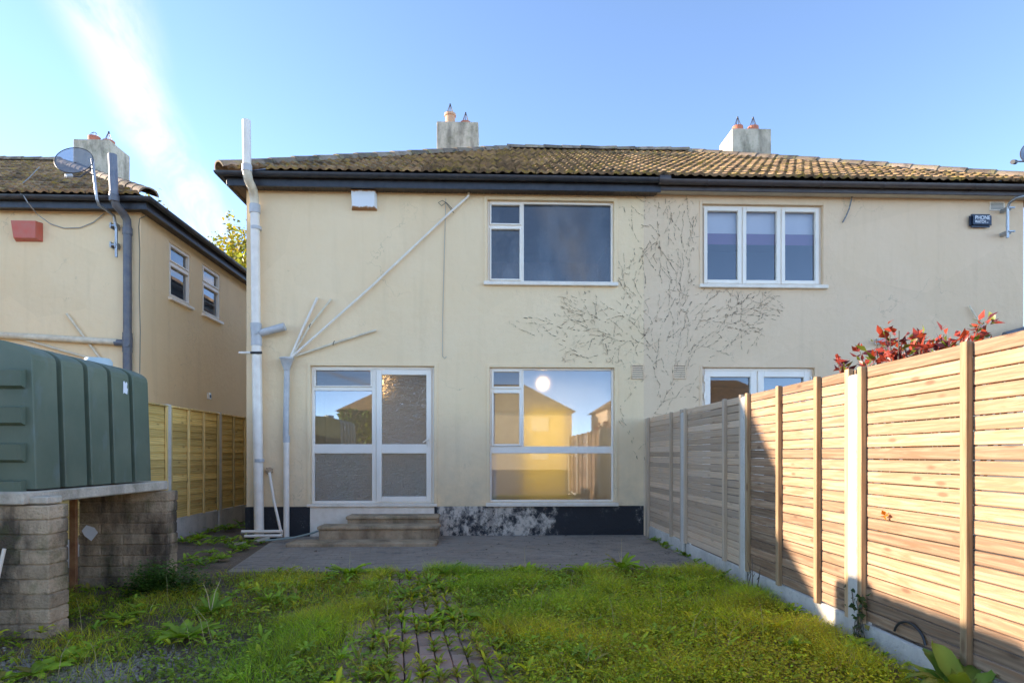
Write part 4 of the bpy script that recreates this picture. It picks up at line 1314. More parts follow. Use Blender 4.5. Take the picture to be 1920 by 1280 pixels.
vent(1855, 1883, 378, 396, M_UPVC, 'white louvred vent under the eaves at the far right', 6)
# cables
ptube('wall_cable', [(836, 372), (834, 440), (832, 520), (830, 600), (830, 668), (834, 672), (837, 668)], -.008, .006, simple('painted_cable', (.50, .44, .34), .7), 'thin painted cable running down the wall beside the diagonal pipe', 'cable', 6)
ptube('cable_loop', [(848, 392), (838, 381), (829, 376), (822, 380), (828, 386), (836, 380), (846, 394), (851, 399)], -.05, .005, M_CLAMP, 'small loop of black cable tied at the diagonal pipe', 'cable', 6)
# pendant lamps seen through the glass
def pendant(px, py, yy, label, power):
    x, z = W(px, py, yy)
    t = thing('pendant_lamp', (x, yy, z), label, 'lamp', 'bare bulbs inside')
    g = MB(); g.lathe([(.0, -.055), (.022, -.048), (.034, -.02), (.030, .015), (.015, .045), (.0, .05)], (x, yy, z), 14); g.build('bulb', M_BULB, t, smooth=60)
    g = MB(); g.tube([(x, yy, z+.045), (x, yy, 2.84)], .006, 6); g.tube([(x, yy, z+.04), (x, yy, z+.10)], .018, 8); g.build('flex', M_UPVC, t)
    ld = bpy.data.lights.new('bulb_light', 'SPOT'); ld.energy = power; ld.color = (1, .80, .50); ld.shadow_soft_size = .03   # added spot standing in for the bare bulb's light, aimed into the room
    ld.spot_size = R(125); ld.spot_blend = .6
    lo = bpy.data.objects.new('bulb_light', ld); COL.objects.link(lo); lo.parent = t; lo.location = (0, .06, -.02)
    lo.rotation_euler = Vector((.1, 1, -.75)).to_track_quat('-Z', 'Y').to_euler()
pendant(1016, 721, 1.35, 'lit bare bulb hanging behind the lower picture window', 24)
pendant(716, 716, 1.3, 'lit bare bulb hanging behind the rippled door glass', 12)

# ---- fixtures on the right house
x0, z1 = W(1819, 401, -.06); x1, z0 = W(1860, 426, -.06)
AB = thing('alarm_box', ((x0+x1)/2, 0, z0), 'dark blue alarm box with white lettering on the right house', 'alarm box')
bm = bmesh.new(); bmesh.ops.create_cube(bm, size=1.0)
for v in bm.verts: v.co = Vector((x0+(v.co.x+.5)*(x1-x0), -.085+(v.co.y+.5)*.085, z0+(v.co.z+.5)*(z1-z0)))
bmesh.ops.bevel(bm, geom=[e for e in bm.edges], offset=.032, segments=4, affect='EDGES')
g = MB(); bm.verts.index_update(); g.add([v.co[:] for v in bm.verts], [[v.index for v in f.verts] for f in bm.faces]); bm.free()
g.build('housing', M_ALARM, AB, smooth=50)
def letters(txt, x, z, size, Yp, par, bold=0.0):
    cu = bpy.data.curves.new('lettering', 'FONT'); cu.body = txt; cu.size = size; cu.extrude = .001; cu.offset = bold; cu.align_x = 'LEFT'
    tmp = bpy.data.objects.new('tmp', cu); COL.objects.link(tmp)
    bpy.context.view_layer.update()
    me = bpy.data.meshes.new_from_object(tmp.evaluated_get(bpy.context.evaluated_depsgraph_get()))
    bpy.data.objects.remove(tmp)
    me.materials.clear(); me.materials.append(M_LETTER)
    o = bpy.data.objects.new('lettering', me); place(o, (x, Yp, z), par); o.rotation_euler = (R(90), 0, 0)
    w_ = max(v.co.x for v in me.vertices)
    return o, w_
for txt, zz, ww, sz in (('PHONE', .545, .74, .088), ('WATCH', .27, .52, .066)):
    o, w_ = letters(txt, x0+(x1-x0)*.17, z0+(z1-z0)*zz, sz, -.0870, AB, .0012)
    o.scale.x = (x1-x0)*ww*.92/ max(w_, 1e-3)
o, w_ = letters('.ie', x0+(x1-x0)*.67, z0+(z1-z0)*.27, .042, -.0870, AB)
# aerial pole with brackets at the frame edge and dish beyond it
xp_, z_ = W(1889, 446, -.16)
DS2 = thing('satellite_dish', (xp_, -.16, z_), 'satellite dish on bracketed grey pole at the far right edge', 'satellite dish')
ptube('pole', [(1889, 446, -.16), (1889, 392, -.16), (1893, 380, -.2), (1905, 371, -.3), (1930, 366, -.45), (1938, 340, -.5), (1938, 290, -.5)], -.16, .022, M_STEEL, None, None, 12, DS2)
for yy_ in (394, 438):
    x, z = W(1886, yy_, -.08); g = MB(); g.box(x-.045, x+.03, -.16, -.002, z-.03, z+.03, .006); g.box(x-.05, x+.06, -.2, -.17, z-.012, z+.012, .004); g.build('bracket', M_STEEL, DS2)
ptube('feed_arm', [(1940, 303, -.5), (1908, 303, -.75)], -.5, .012, M_WIRE, None, None, 8, DS2)
x, z = W(1900, 303, -.78); g = MB(); g.tube([(x+.05, -.76, z), (x-.03, -.80, z-.015)], .034, 12); g.build('receiver', M_CLAMP, DS2, smooth=40)
def dish(par, c, nrm, r, depth, mat):
    g = MB(); nr, na = 6, 28
    vs = [(0, 0, 0)]
    for i in range(1, nr+1):
        for k in range(na):
            a = 2*math.pi*k/na; q = i/nr
            vs.append((r*q*math.cos(a), r*.92*q*math.sin(a), depth*q*q))
    fs = [(0, 1+k, 1+(k+1) % na) for k in range(na)]
    for i in range(nr-1):
        for k in range(na):
            a = 1+i*na+k; b = 1+i*na+(k+1) % na; fs.append((a, a+na, b+na, b))
    q = Vector(nrm).to_track_quat('Z', 'Y')
    g.add([q @ Vector(v) + Vector(c) for v in vs], fs)
    rim = [q @ Vector((r*math.cos(2*math.pi*k/36), r*.92*math.sin(2*math.pi*k/36), depth)) + Vector(c) for k in range(37)]
    d = g.build('reflector', mat, par, smooth=60)
    k = MB(); k.tube(rim, .007, 6, caps=False); k.build('rim', M_WIRE, d)
x, z = W(1952, 288, -.5); dish(DS2, (x+.02, -.52, z), (-.5, -.8, .3), .30, .06, M_STEEL)
# stub cable, thin pipe and brown pipe above the fence
ptube('loose_cable', [(1598, 366, -.03), (1596, 376, -.05), (1592, 392, -.04), (1587, 404, -.03), (1580, 417, -.02)], -.03, .011, simple('black_and_grey_cable', (.03, .03, .03), .4, (.35, .35, .35), 30), 'loose cable end hanging from the right house eaves', 'cable', 8)
waste([(1817, 573), (1850, 626), (1880, 674)], .016, M_PVC_CREAM, 'thin cream pipe slanting down behind the red shrub')
o = ptube('soil_pipe', [(1884, 629, -.2), (1925, 618, -.2), (1990, 600, -.2)], -.2, .06, M_PVC_DARK, 'dark pipe end showing above the fence at right', 'pipe', 14)
x, z = W(1650, 640, -.06); g = MB(); g.tube([(x-.06, -.06, z-.01), (x+.12, -.06, z+.01)], .05, 12); tag(g.build('pipe_stub', M_PVC_GREY, None, 40), 'grey pipe stub on the wall behind the red shrub', 'pipe')

# ---- fixtures on the left house (wall plane YL)
def L(px, py, d=0.0): return W(px, py, YL + d)
x0, z1 = L(22, 414, -.1); x1, z0 = L(73, 450, -.1)
wedge_box('alarm_box', x0, x1, z0, z1, YL-.003, .15, M_RED_PLASTIC, 'faded red alarm box on the left house wall', 'alarm box', .045)
def ltube(name, pxs, r, mat, par=None, n=14):
    pts = []
    for q in pxs:
        d = q[2] if len(q) > 2 else -.1
        x, z = L(q[0], q[1], d); pts.append((x, YL+d, z))
    g = MB(); g.tube(pts, r, n); return g.build(name, mat, par, smooth=50)
x, z = L(238, 690, -.12)
S3 = thing('soil_stack', (x, YL-.12, z), 'dark grey soil vent pipe at the corner of the left house', 'pipe')
ltube('lower_pipe', [(239, 720), (239, 655)], .072, M_PVC_DARK, S3)
ltube('upper_pipe', [(239, 640), (239, 425)], .068, M_PVC_DARK, S3)
ltube('swan_neck', [(239, 428, -.1), (238, 412, -.12), (231, 400, -.2), (218, 386, -.42), (214, 372, -.47), (213, 360, -.47)], .066, M_PVC_DARK, S3)
ltube('vent_top', [(214, 368, -.47), (211, 290, -.47)], .066, simple('blue_grey_vent_pipe', (.13, .145, .18), .45, (.22, .22, .23), 7), S3)
for a, b, dd in ((640, 624, -.1), (660, 648, -.1), (440, 428, -.1), (378, 366, -.47)):
    ltube('collar', [(239 if dd > -.2 else 214, a, dd), (239 if dd > -.2 else 214, b, dd)], .079, M_PVC_DARK, S3)
ltube('branch_tee', [(239, 652), (239, 632)], .082, M_PVC_DARK, S3)
ltube('branch_arm', [(239, 643), (216, 642)], .056, M_PVC_DARK, S3)
x, z = L(238, 646, -.2); g = MB(); g.tube([(x, YL-.17, z), (x, YL-.195, z)], .032, 12); g.build('access_cap', M_PVC_DARK, S3, smooth=40)
tag(ltube('waste_pipe', [(220, 641), (120, 635), (-80, 623)], .055, M_PVC_CREAM), 'thick cream pipe running along the left house wall', 'pipe')
tag(ltube('waste_pipe', [(125, 588, -.04), (188, 672, -.04)], .022, M_PVC_CREAM), 'thin cream pipe slanting down across the left house wall', 'pipe')
tag(ltube('waste_pipe', [(38, 634, -.06), (110, 655, -.06), (200, 680, -.06)], .020, M_PVC_CREAM), 'thin cream pipe descending just above the oil tank', 'pipe')
pts = [(275, 404), (262, 410), (260, 425), (262, 470), (261, 540), (263, 620), (262, 700)]
tag(ltube('wall_cable', [(a, b, -.012) for a, b in pts], .007, simple('old_grey_cable', (.22, .19, .15), .8), None, 6), 'old cable stapled down the corner of the left house', 'cable')
# satellite dish: perforated reflector on a bent pole
x, z = L(217, 482, -.08)
DS = thing('satellite_dish', (x, YL-.1, z), 'grey perforated satellite dish on bent pole at the left house eaves', 'satellite dish')
ltube('pole', [(218, 482, -.1), (218, 430, -.1), (214, 405, -.14), (200, 394, -.3), (186, 385, -.45), (182, 374, -.5), (178, 340, -.5), (173, 298, -.5)], .024, M_STEEL, DS, 10)
for yy_ in (425, 461):
    x, z = L(216, yy_, -.06); g = MB(); g.box(x-.06, x+.06, YL-.13, YL-.002, z-.012, z+.012, .003); g.box(x-.05, x-.03, YL-.14, YL-.003, z-.05, z+.05, .003); g.box(x+.03, x+.05, YL-.14, YL-.003, z-.05, z+.05, .003); g.build('bracket', M_STEEL, DS)
x, z = L(140, 304, -.62); dish(DS, (x, YL-.60, z), (.10, -.93, .34), .29, .05, M_MESHDISH)
ltube('mount_arm', [(176, 318, -.5), (140, 305, -.6)], .014, M_WIRE, DS, 8); ltube('mount_arm', [(177, 330, -.5), (150, 316, -.6)], .011, M_WIRE, DS, 8)
ltube('feed_arm', [(170, 318, -.55), (150, 332, -.75), (121, 331, -.95)], .011, M_WIRE, DS, 8)
x, z = L(122, 328, -.97); g = MB(); g.tube([(x, YL-.96, z-.01), (x+.05, YL-.88, z+.03)], .028, 10); g.build('receiver', M_PVC_GREY, DS, smooth=40)
pts = [(74, 313, 1.6), (55, 333, .9), (33, 352, .1), (36, 361, -.2), (45, 368, -.38), (52, 380, -.4), (70, 402, -.1), (95, 420, -.03), (120, 428, -.02), (150, 427, -.02), (175, 417, -.02), (196, 400, -.02)]
tag(ltube('aerial_cable', [(a, b, c) for a, b, c in pts], .008, simple('pale_cable', (.34, .32, .29), .7), None, 6), 'pale cable trailing over the left roof and looping on its wall', 'cable')
# small box on the gable side of the left house above the fence
yy = WX(390, XLR); zc_l = XLR*math.sin(YAW)+(yy+10)*math.cos(YAW); z = 1.3 + (853-742)*zc_l/F
g = MB(); g.box(XLR, XLR+.05, yy-.06, yy+.06, z-.07, z+.07, .006); o = g.build('meter_box', M_UPVC); tag(o, 'small white outlet box low on the left house side wall', 'box')
g = MB(); g.box(XLR+.051, XLR+.06, yy-.03, yy+.03, z-.045, z+.03, .003); g.build('cover', M_CLAMP, o)

# ================================================================== CREEPER REMAINS on the wall
def creeper():
    g = MB()
    Y = -.006
    cnt = 0
    def dash(x, z, a, L_, w_):
        c, s = math.cos(a), math.sin(a)
        n = 3
        pts = []
        bend = random.uniform(-.35, .35)
        for i in range(n+1):
            t = i/n; aa = a + bend*(t-.5)
            pts.append((x + L_*t*math.cos(aa), z + L_*t*math.sin(aa)))
        vs = []
        for i, (qx, qz) in enumerate(pts):
            ww = w_ * (.35 + .65*math.sin(math.pi*(i+.6)/(n+1.2)))
            vs += [(qx + s*ww, Y, qz - c*ww), (qx, Y-.006, qz), (qx - s*ww, Y, qz + c*ww)]
        fs = []
        for i in range(n):
            b = i*3; fs += [(b, b+3, b+4, b+1), (b+1, b+4, b+5, b+2)]
        g.add(vs, fs)
    def inhole(x, z):
        for h in (uw, lw, uw2, fd):
            if h[0]-.09 < x < h[1]+.09 and h[2]-.1 < z < h[3]+.08: return True
        if z > WT - .04: return True
        a = math.atan2(x, 10.0) - YAW; px = 960 + F*math.tan(a); py = HZ - F*(z-1.3)/(x*math.sin(YAW)+10*math.cos(YAW))
        wob = 25*math.sin(px*.05) + 20*math.sin(py*.08)
        if py < 545: return not (1158 < px < 1318)
        if py < 600: return not (1015+wob < px < 1475+wob)
        if py < 690: return not (960+(py-600)*1.2+wob < px < 1440-(py-600)+wob)
        return not (1152 < px < 1312 and py < 890)
    def strand(x, z, a, L_, depth):
        t = 0.0
        while t < L_:
            st = random.uniform(.03, .10)
            a2 = a + random.uniform(-.36, .36)
            if not inhole(x, z) and random.random() < .66:
                dash(x, z, a2, st*random.uniform(.5, .95), random.choice((.5, .7, .7, 1.0, 1.5)) * random.uniform(.0012, .0034) * (1.4 if depth == 0 else 1.0))
            x += st*math.cos(a2); z += st*math.sin(a2); t += st
            a += random.uniform(-.16, .16)
            if depth < 3 and random.random() < (.12 if depth < 2 else .05):
                strand(x, z, a + random.choice((-1, 1))*random.uniform(.4, 1.1), L_*random.uniform(.25, .55), depth+1)
    # stems fan up from the foot of the party line
    bx = W(1215, 0)[0]
    for (px, py, ang_, L_) in [(1195, 860, 100, 4.0), (1205, 880, 92, 4.6), (1225, 760, 84, 3.9), (1240, 760, 96, 3.6), (1262, 740, 88, 3.2), (1290, 740, 80, 3.0),
                               (1230, 660, 130, 2.6), (1215, 650, 150, 2.2), (1250, 640, 60, 2.2), (1290, 660, 45, 1.9), (1185, 640, 160, 1.9), (1310, 640, 30, 1.5),
                               (1180, 560, 120, 1.8), (1300, 600, 55, 1.6), (1170, 780, 115, 1.6), (1205, 700, 105, 2.2), (1280, 560, 100, 1.6), (1210, 540, 75, 1.7),
                               (1180, 640, 172, 1.5), (1310, 600, 20, 1.3), (1200, 600, 170, 1.2), (1260, 480, 100, .9), (1220, 470, 85, 1.0), (1300, 470, 95, .9),
                               (1330, 560, 40, 1.0), (1340, 640, 25, 1.0), (1100, 560, 110, .3), (1170, 800, 140, .9), (1185, 830, 120, .9),
                               (1110, 680, 165, 1.1), (1060, 640, 150, .9), (1150, 610, 160, 1.2), (1100, 590, 185, .8), (1240, 540, 95, 1.5), (1270, 620, 92, 2.0)]:
        x, z = W(px, py); strand(x, z, R(ang_ + random.uniform(-6, 6)), L_, 0)
    o = g.build('dead_creeper', M_DRY)
    tag(o, 'dark dried creeper tendrils left on the wall between the houses', 'creeper', kind='stuff')
creeper()

# ================================================================== LOOSE THINGS ON THE GROUND
x0, y0 = WG(440, 1018, .02); x1, y1 = WG(488, 1012, .02)
g = MB()
g.add([(x0, y0-.03, 0), (x1, y1-.03, 0), (x1+.10, y1+.12, 0.02), (x1+.04, y1+.17, .02), (x1-.03, y1+.05, 0), (x0, y0+.05, 0)] +
      [(x0, y0-.03, .025), (x1, y1-.03, .03), (x1+.10, y1+.12, .05), (x1+.04, y1+.17, .05), (x1-.03, y1+.05, .03), (x0, y0+.05, .025)],
      [(6, 7, 10, 11), (7, 8, 9, 10), (0, 1, 7, 6), (1, 2, 8, 7), (2, 3, 9, 8), (5, 4, 10, 11), (5, 0, 6, 11)])
tag(g.build('timber_offcut', M_PLANK), 'bleached bent timber offcut lying on soil by the patio', 'plank')
xa, ya = WG(520, 1006, .02)
g = MB(); g.tube([(-3.35, -.75, .03), (-3.0, -.6, .05), (-2.75, -.45, .10), (-2.55, -.3, .17)], .014, 8)
tag(g.build('hose', simple('green_grey_hose', (.25, .30, .26), .6), None, 40), 'grey green hose lying from the drain to the steps', 'hose')

# ================================================================== VEGETATION
def hash_noise(x, y, sc, seed):
    """cheap value noise on numpy arrays"""
    x = x*sc + seed*17.3; y = y*sc + seed*5.7
    xi, yi = np.floor(x).astype(int), np.floor(y).astype(int); fx, fy = x-xi, y-yi
    fx = fx*fx*(3-2*fx); fy = fy*fy*(3-2*fy)
    h = lambda a, b: (np.sin(a*127.1 + b*311.7 + seed*74.7)*43758.5453) % 1.0
    return (h(xi, yi)*(1-fx) + h(xi+1, yi)*fx)*(1-fy) + (h(xi, yi+1)*(1-fx) + h(xi+1, yi+1)*fx)*fy
def on_path(x, y):
    qx, qy = x - PATH_O.x, y - PATH_O.y
    u = qx*pr.x + qy*pr.y
    return np.abs(u) - .50
def dens(x, y):
    """0..1 vegetation cover"""
    d = np.ones_like(x)
    pth = on_path(x, y) + (hash_noise(x, y, 4, 9)-.5)*.28
    d *= np.clip((pth + .20 + .20*np.clip((y+5.2)/1.2, 0, 1)*(hash_noise(x, y, 2.2, 55) > .4)) / .16, 0.0, 1)
    d *= np.clip((-3.02 - y + (hash_noise(x, y, 3, 2)-.5)*.25) / .12, 0, 1)
    # thin, trodden soil by the left strip and gravel patch at the lower left
    soil = np.clip((-2.35 - x)/.5, 0, 1) * np.clip((y + 4.3)/.5, 0, 1)
    d *= 1 - .9*soil
    gr = np.exp(-(((x+2.55)/.55)**2 + ((y+6.25)/.35)**2)); d *= 1 - .85*gr
    d *= (x < 2.53)
    bare = np.clip((hash_noise(x, y, 1.5, 21)-.74)/.1, 0, 1); d *= 1 - .6*bare
    d *= np.where((x < -3.1) & (x > -4.3) & (y > -5.5) & (y < -5.2), 0, 1)*np.where((x < -3.2) & (x > -4.2) & (y > -3.75) & (y < -3.45), 0, 1)
    return d
def scatter(n, x0, x1, y0, y1, fn):
    x = RNG.uniform(x0, x1, n); y = RNG.uniform(y0, y1, n)
    k = RNG.random(n) < fn(x, y)
    return x[k], y[k]
def blades(x, y, z, h, w, lean, cols):
    n = len(x); a = RNG.uniform(0, 2*np.pi, n); b = RNG.uniform(0, 2*np.pi, n)
    dx, dy = np.cos(a), np.sin(a); sx, sy = np.cos(b)*w/2, np.sin(b)*w/2
    def P(t, q): return np.stack([x + dx*lean*h*t**1.8, y + dy*lean*h*t**1.8, z + h*t*(1 - .25*lean*t)], 1), q
    p0 = P(0, 1)[0]; p1 = P(.5, 1)[0]; p2 = P(1.0, 0)[0]
    s = np.stack([sx, sy, np.zeros(n)], 1)
    V = np.stack([p0-s, p0+s, p1-s*.8, p1+s*.8, p2], 1).reshape(-1, 3)
    bb = (np.arange(n)*5)[:, None]
    Fc = np.concatenate([bb+np.array([0, 1, 3]), bb+np.array([0, 3, 2]), bb+np.array([2, 3, 4])], 1).reshape(-1, 3)
    C = np.repeat(cols, 5, 0).reshape(-1, 5, 3).copy()
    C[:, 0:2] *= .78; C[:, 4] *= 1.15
    return V, Fc, C.reshape(-1, 3)
def merge(parts):
    Vs, Fs, Cs = [], [], []; o = 0
    for V, Fc, C in parts:
        Vs.append(V); Fs.append(Fc + o); Cs.append(C); o += len(V)
    return np.concatenate(Vs), np.concatenate(Fs), np.concatenate(Cs)
def stuff(name, parts, mat, label, cat, c0=(0, -5, 0)):
    V, Fc, C = merge(parts)
    o = bpy.data.objects.new(name, fast_mesh(name, V - np.array(c0), Fc, mat, C))
    place(o, c0, None); return tag(o, label, cat, kind='stuff')
def greens(n, base=(.115, .165, .022), var=.42, yellow=.17):
    c = np.array(base)[None]*RNG.uniform(1-var, 1+var, (n, 1))
    c = c * (1 + RNG.normal(size=(n, 3))*.07)
    yk = RNG.random(n) < yellow
    c[yk] = np.array((.30, .25, .07))*RNG.uniform(.6, 1.2, (yk.sum(), 1))
    return np.clip(c, .005, .6)

# grass
gx, gy_ = scatter(420000, -5.0, 2.52, -7.0, -3.0, lambda x, y: dens(x, y)*np.where(x > -1.6, .8, .4)*(.10 + .9*hash_noise(x, y, 2.7, 3)**1.5)*(.45 + .55*hash_noise(x, y, .9, 63))*np.clip((y+7.3)/2.2, .35, 1.0))
hh = (.035 + .13*hash_noise(gx, gy_, 2.7, 3) + .06*RNG.random(len(gx)))*np.where(gx > -1.4, 1.0, .8)
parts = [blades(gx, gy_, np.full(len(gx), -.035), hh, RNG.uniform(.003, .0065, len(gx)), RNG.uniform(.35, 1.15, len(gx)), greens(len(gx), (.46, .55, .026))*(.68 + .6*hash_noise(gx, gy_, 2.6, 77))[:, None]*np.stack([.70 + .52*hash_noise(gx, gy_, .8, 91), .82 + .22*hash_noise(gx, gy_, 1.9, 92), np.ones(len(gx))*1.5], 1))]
gx, gy_ = scatter(12000, -4.5, 2.5, -9.8, -7.0, lambda x, y: np.full_like(x, .9))
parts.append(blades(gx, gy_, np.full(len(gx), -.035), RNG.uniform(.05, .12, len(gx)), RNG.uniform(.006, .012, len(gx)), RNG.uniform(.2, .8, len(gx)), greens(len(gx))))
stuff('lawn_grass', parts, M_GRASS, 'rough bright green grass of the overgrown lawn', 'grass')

# tiny leaved ground cover: short stems carrying leaf pairs
def cover(x, y, hmin, hmax, lmin, lmax, base, z0=-.03, yellow=.06, k=6):
    n = len(x); h = RNG.uniform(hmin, hmax, n)
    out = []
    for i in range(k):
        t = (i + RNG.random(n)*.6 + .3)/k
        a = RNG.uniform(0, 2*np.pi, n)
        D = np.stack([np.cos(a), np.sin(a), RNG.uniform(.05, .7, n)], 1); D = unit(D)
        U = unit(np.stack([-np.sin(a), np.cos(a), RNG.normal(size=n)*.25], 1))
        P = np.stack([x + RNG.normal(size=n)*.012, y + RNG.normal(size=n)*.012, z0 + h*t], 1)
        L_ = RNG.uniform(lmin, lmax, n)*(1.15 - .4*t)
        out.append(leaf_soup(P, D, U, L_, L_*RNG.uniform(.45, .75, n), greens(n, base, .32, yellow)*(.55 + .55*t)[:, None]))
    return out
parts = []
cx_, cy_ = scatter(9000, .2, 2.5, -6.9, -3.9, lambda x, y: dens(x, y)*np.clip((x - .1 + (-y-4.6)*.9)/1.0, 0, 1)*(.25 + .75*hash_noise(x, y, 1.7, 8)))
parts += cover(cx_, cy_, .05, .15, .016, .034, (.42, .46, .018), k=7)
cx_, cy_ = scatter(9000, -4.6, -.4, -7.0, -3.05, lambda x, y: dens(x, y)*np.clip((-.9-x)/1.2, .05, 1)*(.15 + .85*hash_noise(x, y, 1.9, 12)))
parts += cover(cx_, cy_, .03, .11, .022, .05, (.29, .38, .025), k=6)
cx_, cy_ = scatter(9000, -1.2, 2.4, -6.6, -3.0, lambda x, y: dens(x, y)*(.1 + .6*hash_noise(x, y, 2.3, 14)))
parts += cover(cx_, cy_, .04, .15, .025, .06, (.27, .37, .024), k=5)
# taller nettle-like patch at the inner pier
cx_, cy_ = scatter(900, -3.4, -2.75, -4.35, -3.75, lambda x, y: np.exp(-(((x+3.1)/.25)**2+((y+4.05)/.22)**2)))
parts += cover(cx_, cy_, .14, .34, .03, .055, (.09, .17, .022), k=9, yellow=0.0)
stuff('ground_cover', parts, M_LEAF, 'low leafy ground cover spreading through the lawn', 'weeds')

# broad leaf rosettes
def rosette(n, L0, L1, up, base, lobes=True, yellow=.05):
    """one rosette of broad leaves -> (V, F, C) round the origin"""
    Vs, Fs, Cs = [], [], []; o = 0
    for i in range(n):
        a = 2*math.pi*i/n*2.4 + random.uniform(-.3, .3); Ln = random.uniform(L0, L1); W_ = Ln*random.uniform(.26, .36)
        up_ = up*random.uniform(.5, 1.3); curl = random.uniform(.5, 1.2)
        col = np.array(base)*random.uniform(.7, 1.3)
        if random.random() < yellow: col = np.array((.28, .23, .04))*random.uniform(.7, 1.2)
        m = 7; d = np.array([math.cos(a), math.sin(a)]); s = np.array([-math.sin(a), math.cos(a)])
        vs = []
        for j in range(m):
            t = j/(m-1); w_ = W_*math.sin(math.pi*min(1, t*.92+.06))**.8*(1 - .15*t)
            if lobes: w_ *= 1 + .22*math.sin(j*2.9+i)
            if t < .16: w_ = W_*.14
            r_ = Ln*t; z = Ln*(up_*t - up_*curl*.75*t*t) + .01
            c = d*r_
            wz = random.uniform(-.02, .05)*Ln
            vs += [(c[0]+s[0]*w_/2, c[1]+s[1]*w_/2, z+wz+W_*.12), (c[0], c[1], z), (c[0]-s[0]*w_/2, c[1]-s[1]*w_/2, z-wz+W_*.12)]
        fs = []
        for j in range(m-1):
            b = j*3
            fs += [(b, b+3, b+4), (b, b+4, b+1), (b+1, b+4, b+5), (b+1, b+5, b+2)]
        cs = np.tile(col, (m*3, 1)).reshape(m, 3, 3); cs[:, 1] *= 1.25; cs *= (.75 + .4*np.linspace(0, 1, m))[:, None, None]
        Vs.append(np.array(vs)); Fs.append(np.array(fs)+o); Cs.append(cs.reshape(-1, 3)); o += m*3
    return np.concatenate(Vs), np.concatenate(Fs), np.concatenate(Cs)
def plant(px, py, n, L0, L1, up, base, label, cat='weed', z=-.02, lobes=True, yellow=.05, stalks=0, name='broadleaf_weed', off=(0, 0)):
    x, y = WG(px, py, 0)
    V, Fc, C = rosette(int(n*1.7), L0*.95, L1*1.05, up*1.2, base, lobes, yellow)
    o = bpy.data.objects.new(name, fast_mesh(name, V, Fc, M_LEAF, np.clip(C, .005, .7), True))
    place(o, (x+off[0], y+off[1], z), None); tag(o, label, cat, 'weeds in the garden')
    for k in range(stalks):
        g = MB(); a = random.uniform(0, 6.28); h = random.uniform(.2, .38); q = random.uniform(.02, .1)
        g.tube([(x, y, 0), (x+q*.4*math.cos(a), y+q*.4*math.sin(a), h*.6), (x+q*math.cos(a), y+q*math.sin(a), h)], [.004, .003, .0015], 5); g.build('seed_stalk', M_STALK, o)
    return o
GR = (.27, .38, .024); GD = (.18, .28, .024); GY = (.42, .43, .02)
plant(655, 1078, 14, .16, .27, .75, GR, 'leafy weed clump at the patio edge left of the path top', stalks=1)
plant(690, 1100, 11, .12, .20, .6, GR, 'mid green weed beside the left path edge below the patio')
plant(600, 1090, 10, .12, .20, .55, GD, 'darker weed rosette in the lawn left of the patio edge clump')
plant(763, 1118, 14, .12, .21, .55, GD, 'broad dark green plantain spreading over the upper path', lobes=False)
plant(800, 1098, 12, .10, .19, .6, GR, 'round leaved weed at the top middle of the path', lobes=False)
plant(722, 1128, 10, .10, .17, .6, GD, 'dark leafy weed on the left of the path')
plant(838, 1078, 20, .10, .17, 1.0, GD, 'dense dark tuft against the patio edge above the path', lobes=False)
plant(860, 1160, 9, .16, .26, .5, GR, 'long leaved dandelion rosette in the middle of the path', lobes=False)
plant(800, 1165, 9, .10, .17, .6, GR, 'small bright rosette left of the long leaved dandelion')
plant(1165, 1068, 14, .16, .26, .95, GR, 'tall bright weed at the patio edge right of centre', stalks=2)
plant(1090, 1075, 13, .14, .22, .85, GR, 'bushy weed at the patio edge below the picture window')
plant(985, 1075, 13, .13, .21, .85, GR, 'leafy weed at the patio edge just right of the path', stalks=1)
plant(345, 1195, 14, .16, .27, .5, GR, 'wide leaved weed on the left lawn in front of the far pier')
plant(395, 1150, 10, .13, .22, .8, GD, 'upright strap leaved weed on the left lawn', stalks=2, lobes=False)
plant(225, 1160, 10, .12, .20, .5, GR, 'broad weed in the shade between the two piers')
plant(520, 1130, 11, .12, .20, .6, GR, 'weed rosette in the left lawn below the drain pipes')
plant(60, 1262, 9, .14, .22, .4, GR, 'flat weed at the lower left corner on the chippings')
plant(120, 1235, 8, .12, .20, .4, GR, 'flat weed on the chippings below the near pier')
plant(795, 1020, 7, .07, .12, .5, GR, 'small weed growing at the foot of the door steps', lobes=False)
plant(505, 1006, 9, .07, .12, .6, GR, 'small weed between soil stack and downpipe foot', lobes=False)
plant(415, 1047, 12, .09, .15, .6, GR, 'bright weed tuft on bare soil by the patio corner')
plant(372, 1010, 14, .12, .2, .8, GR, 'leafy weed at the foot of the golden fence beyond the pier')
plant(430, 992, 14, .12, .2, .8, GD, 'weed clump in the passage between the houses')
plant(395, 1035, 9, .08, .14, .6, GR, 'small weed on bare soil beside the far pier')
plant(1284, 1040, 12, .08, .14, .7, GD, 'dark weed tuft at the gravel board by the patio corner')
V, Fc, C = rosette(28, .18, .34, 1.15, (.14, .22, .03), True, .07)
DK = bpy.data.objects.new('dock_plant', fast_mesh('dock_plant', V, Fc, M_LEAF, np.clip(C, .005, .7), True)); place(DK, (2.38, -6.98, .05), None)
tag(DK, 'large leaved dock plant at the foot of the fence, lower right corner', 'dock', 'weeds in the garden')
# smaller rosettes mixed through the lawn and the path as one mass
parts = []
vx, vy = scatter(520, -4.3, 2.45, -6.8, -3.1, lambda x, y: dens(x, y)*(.25 + .75*hash_noise(x, y, 1.2, 31)))
for xx, yy in zip(vx, vy):
    V, Fc, C = rosette(random.randint(6, 11), .04, .11, 1.1, random.choice((GR, GD, GY, GR)), random.random() < .6, .08)
    parts.append((V + np.array((xx, yy, random.uniform(-.02, .03))), Fc, np.clip(C, .005, .7)))
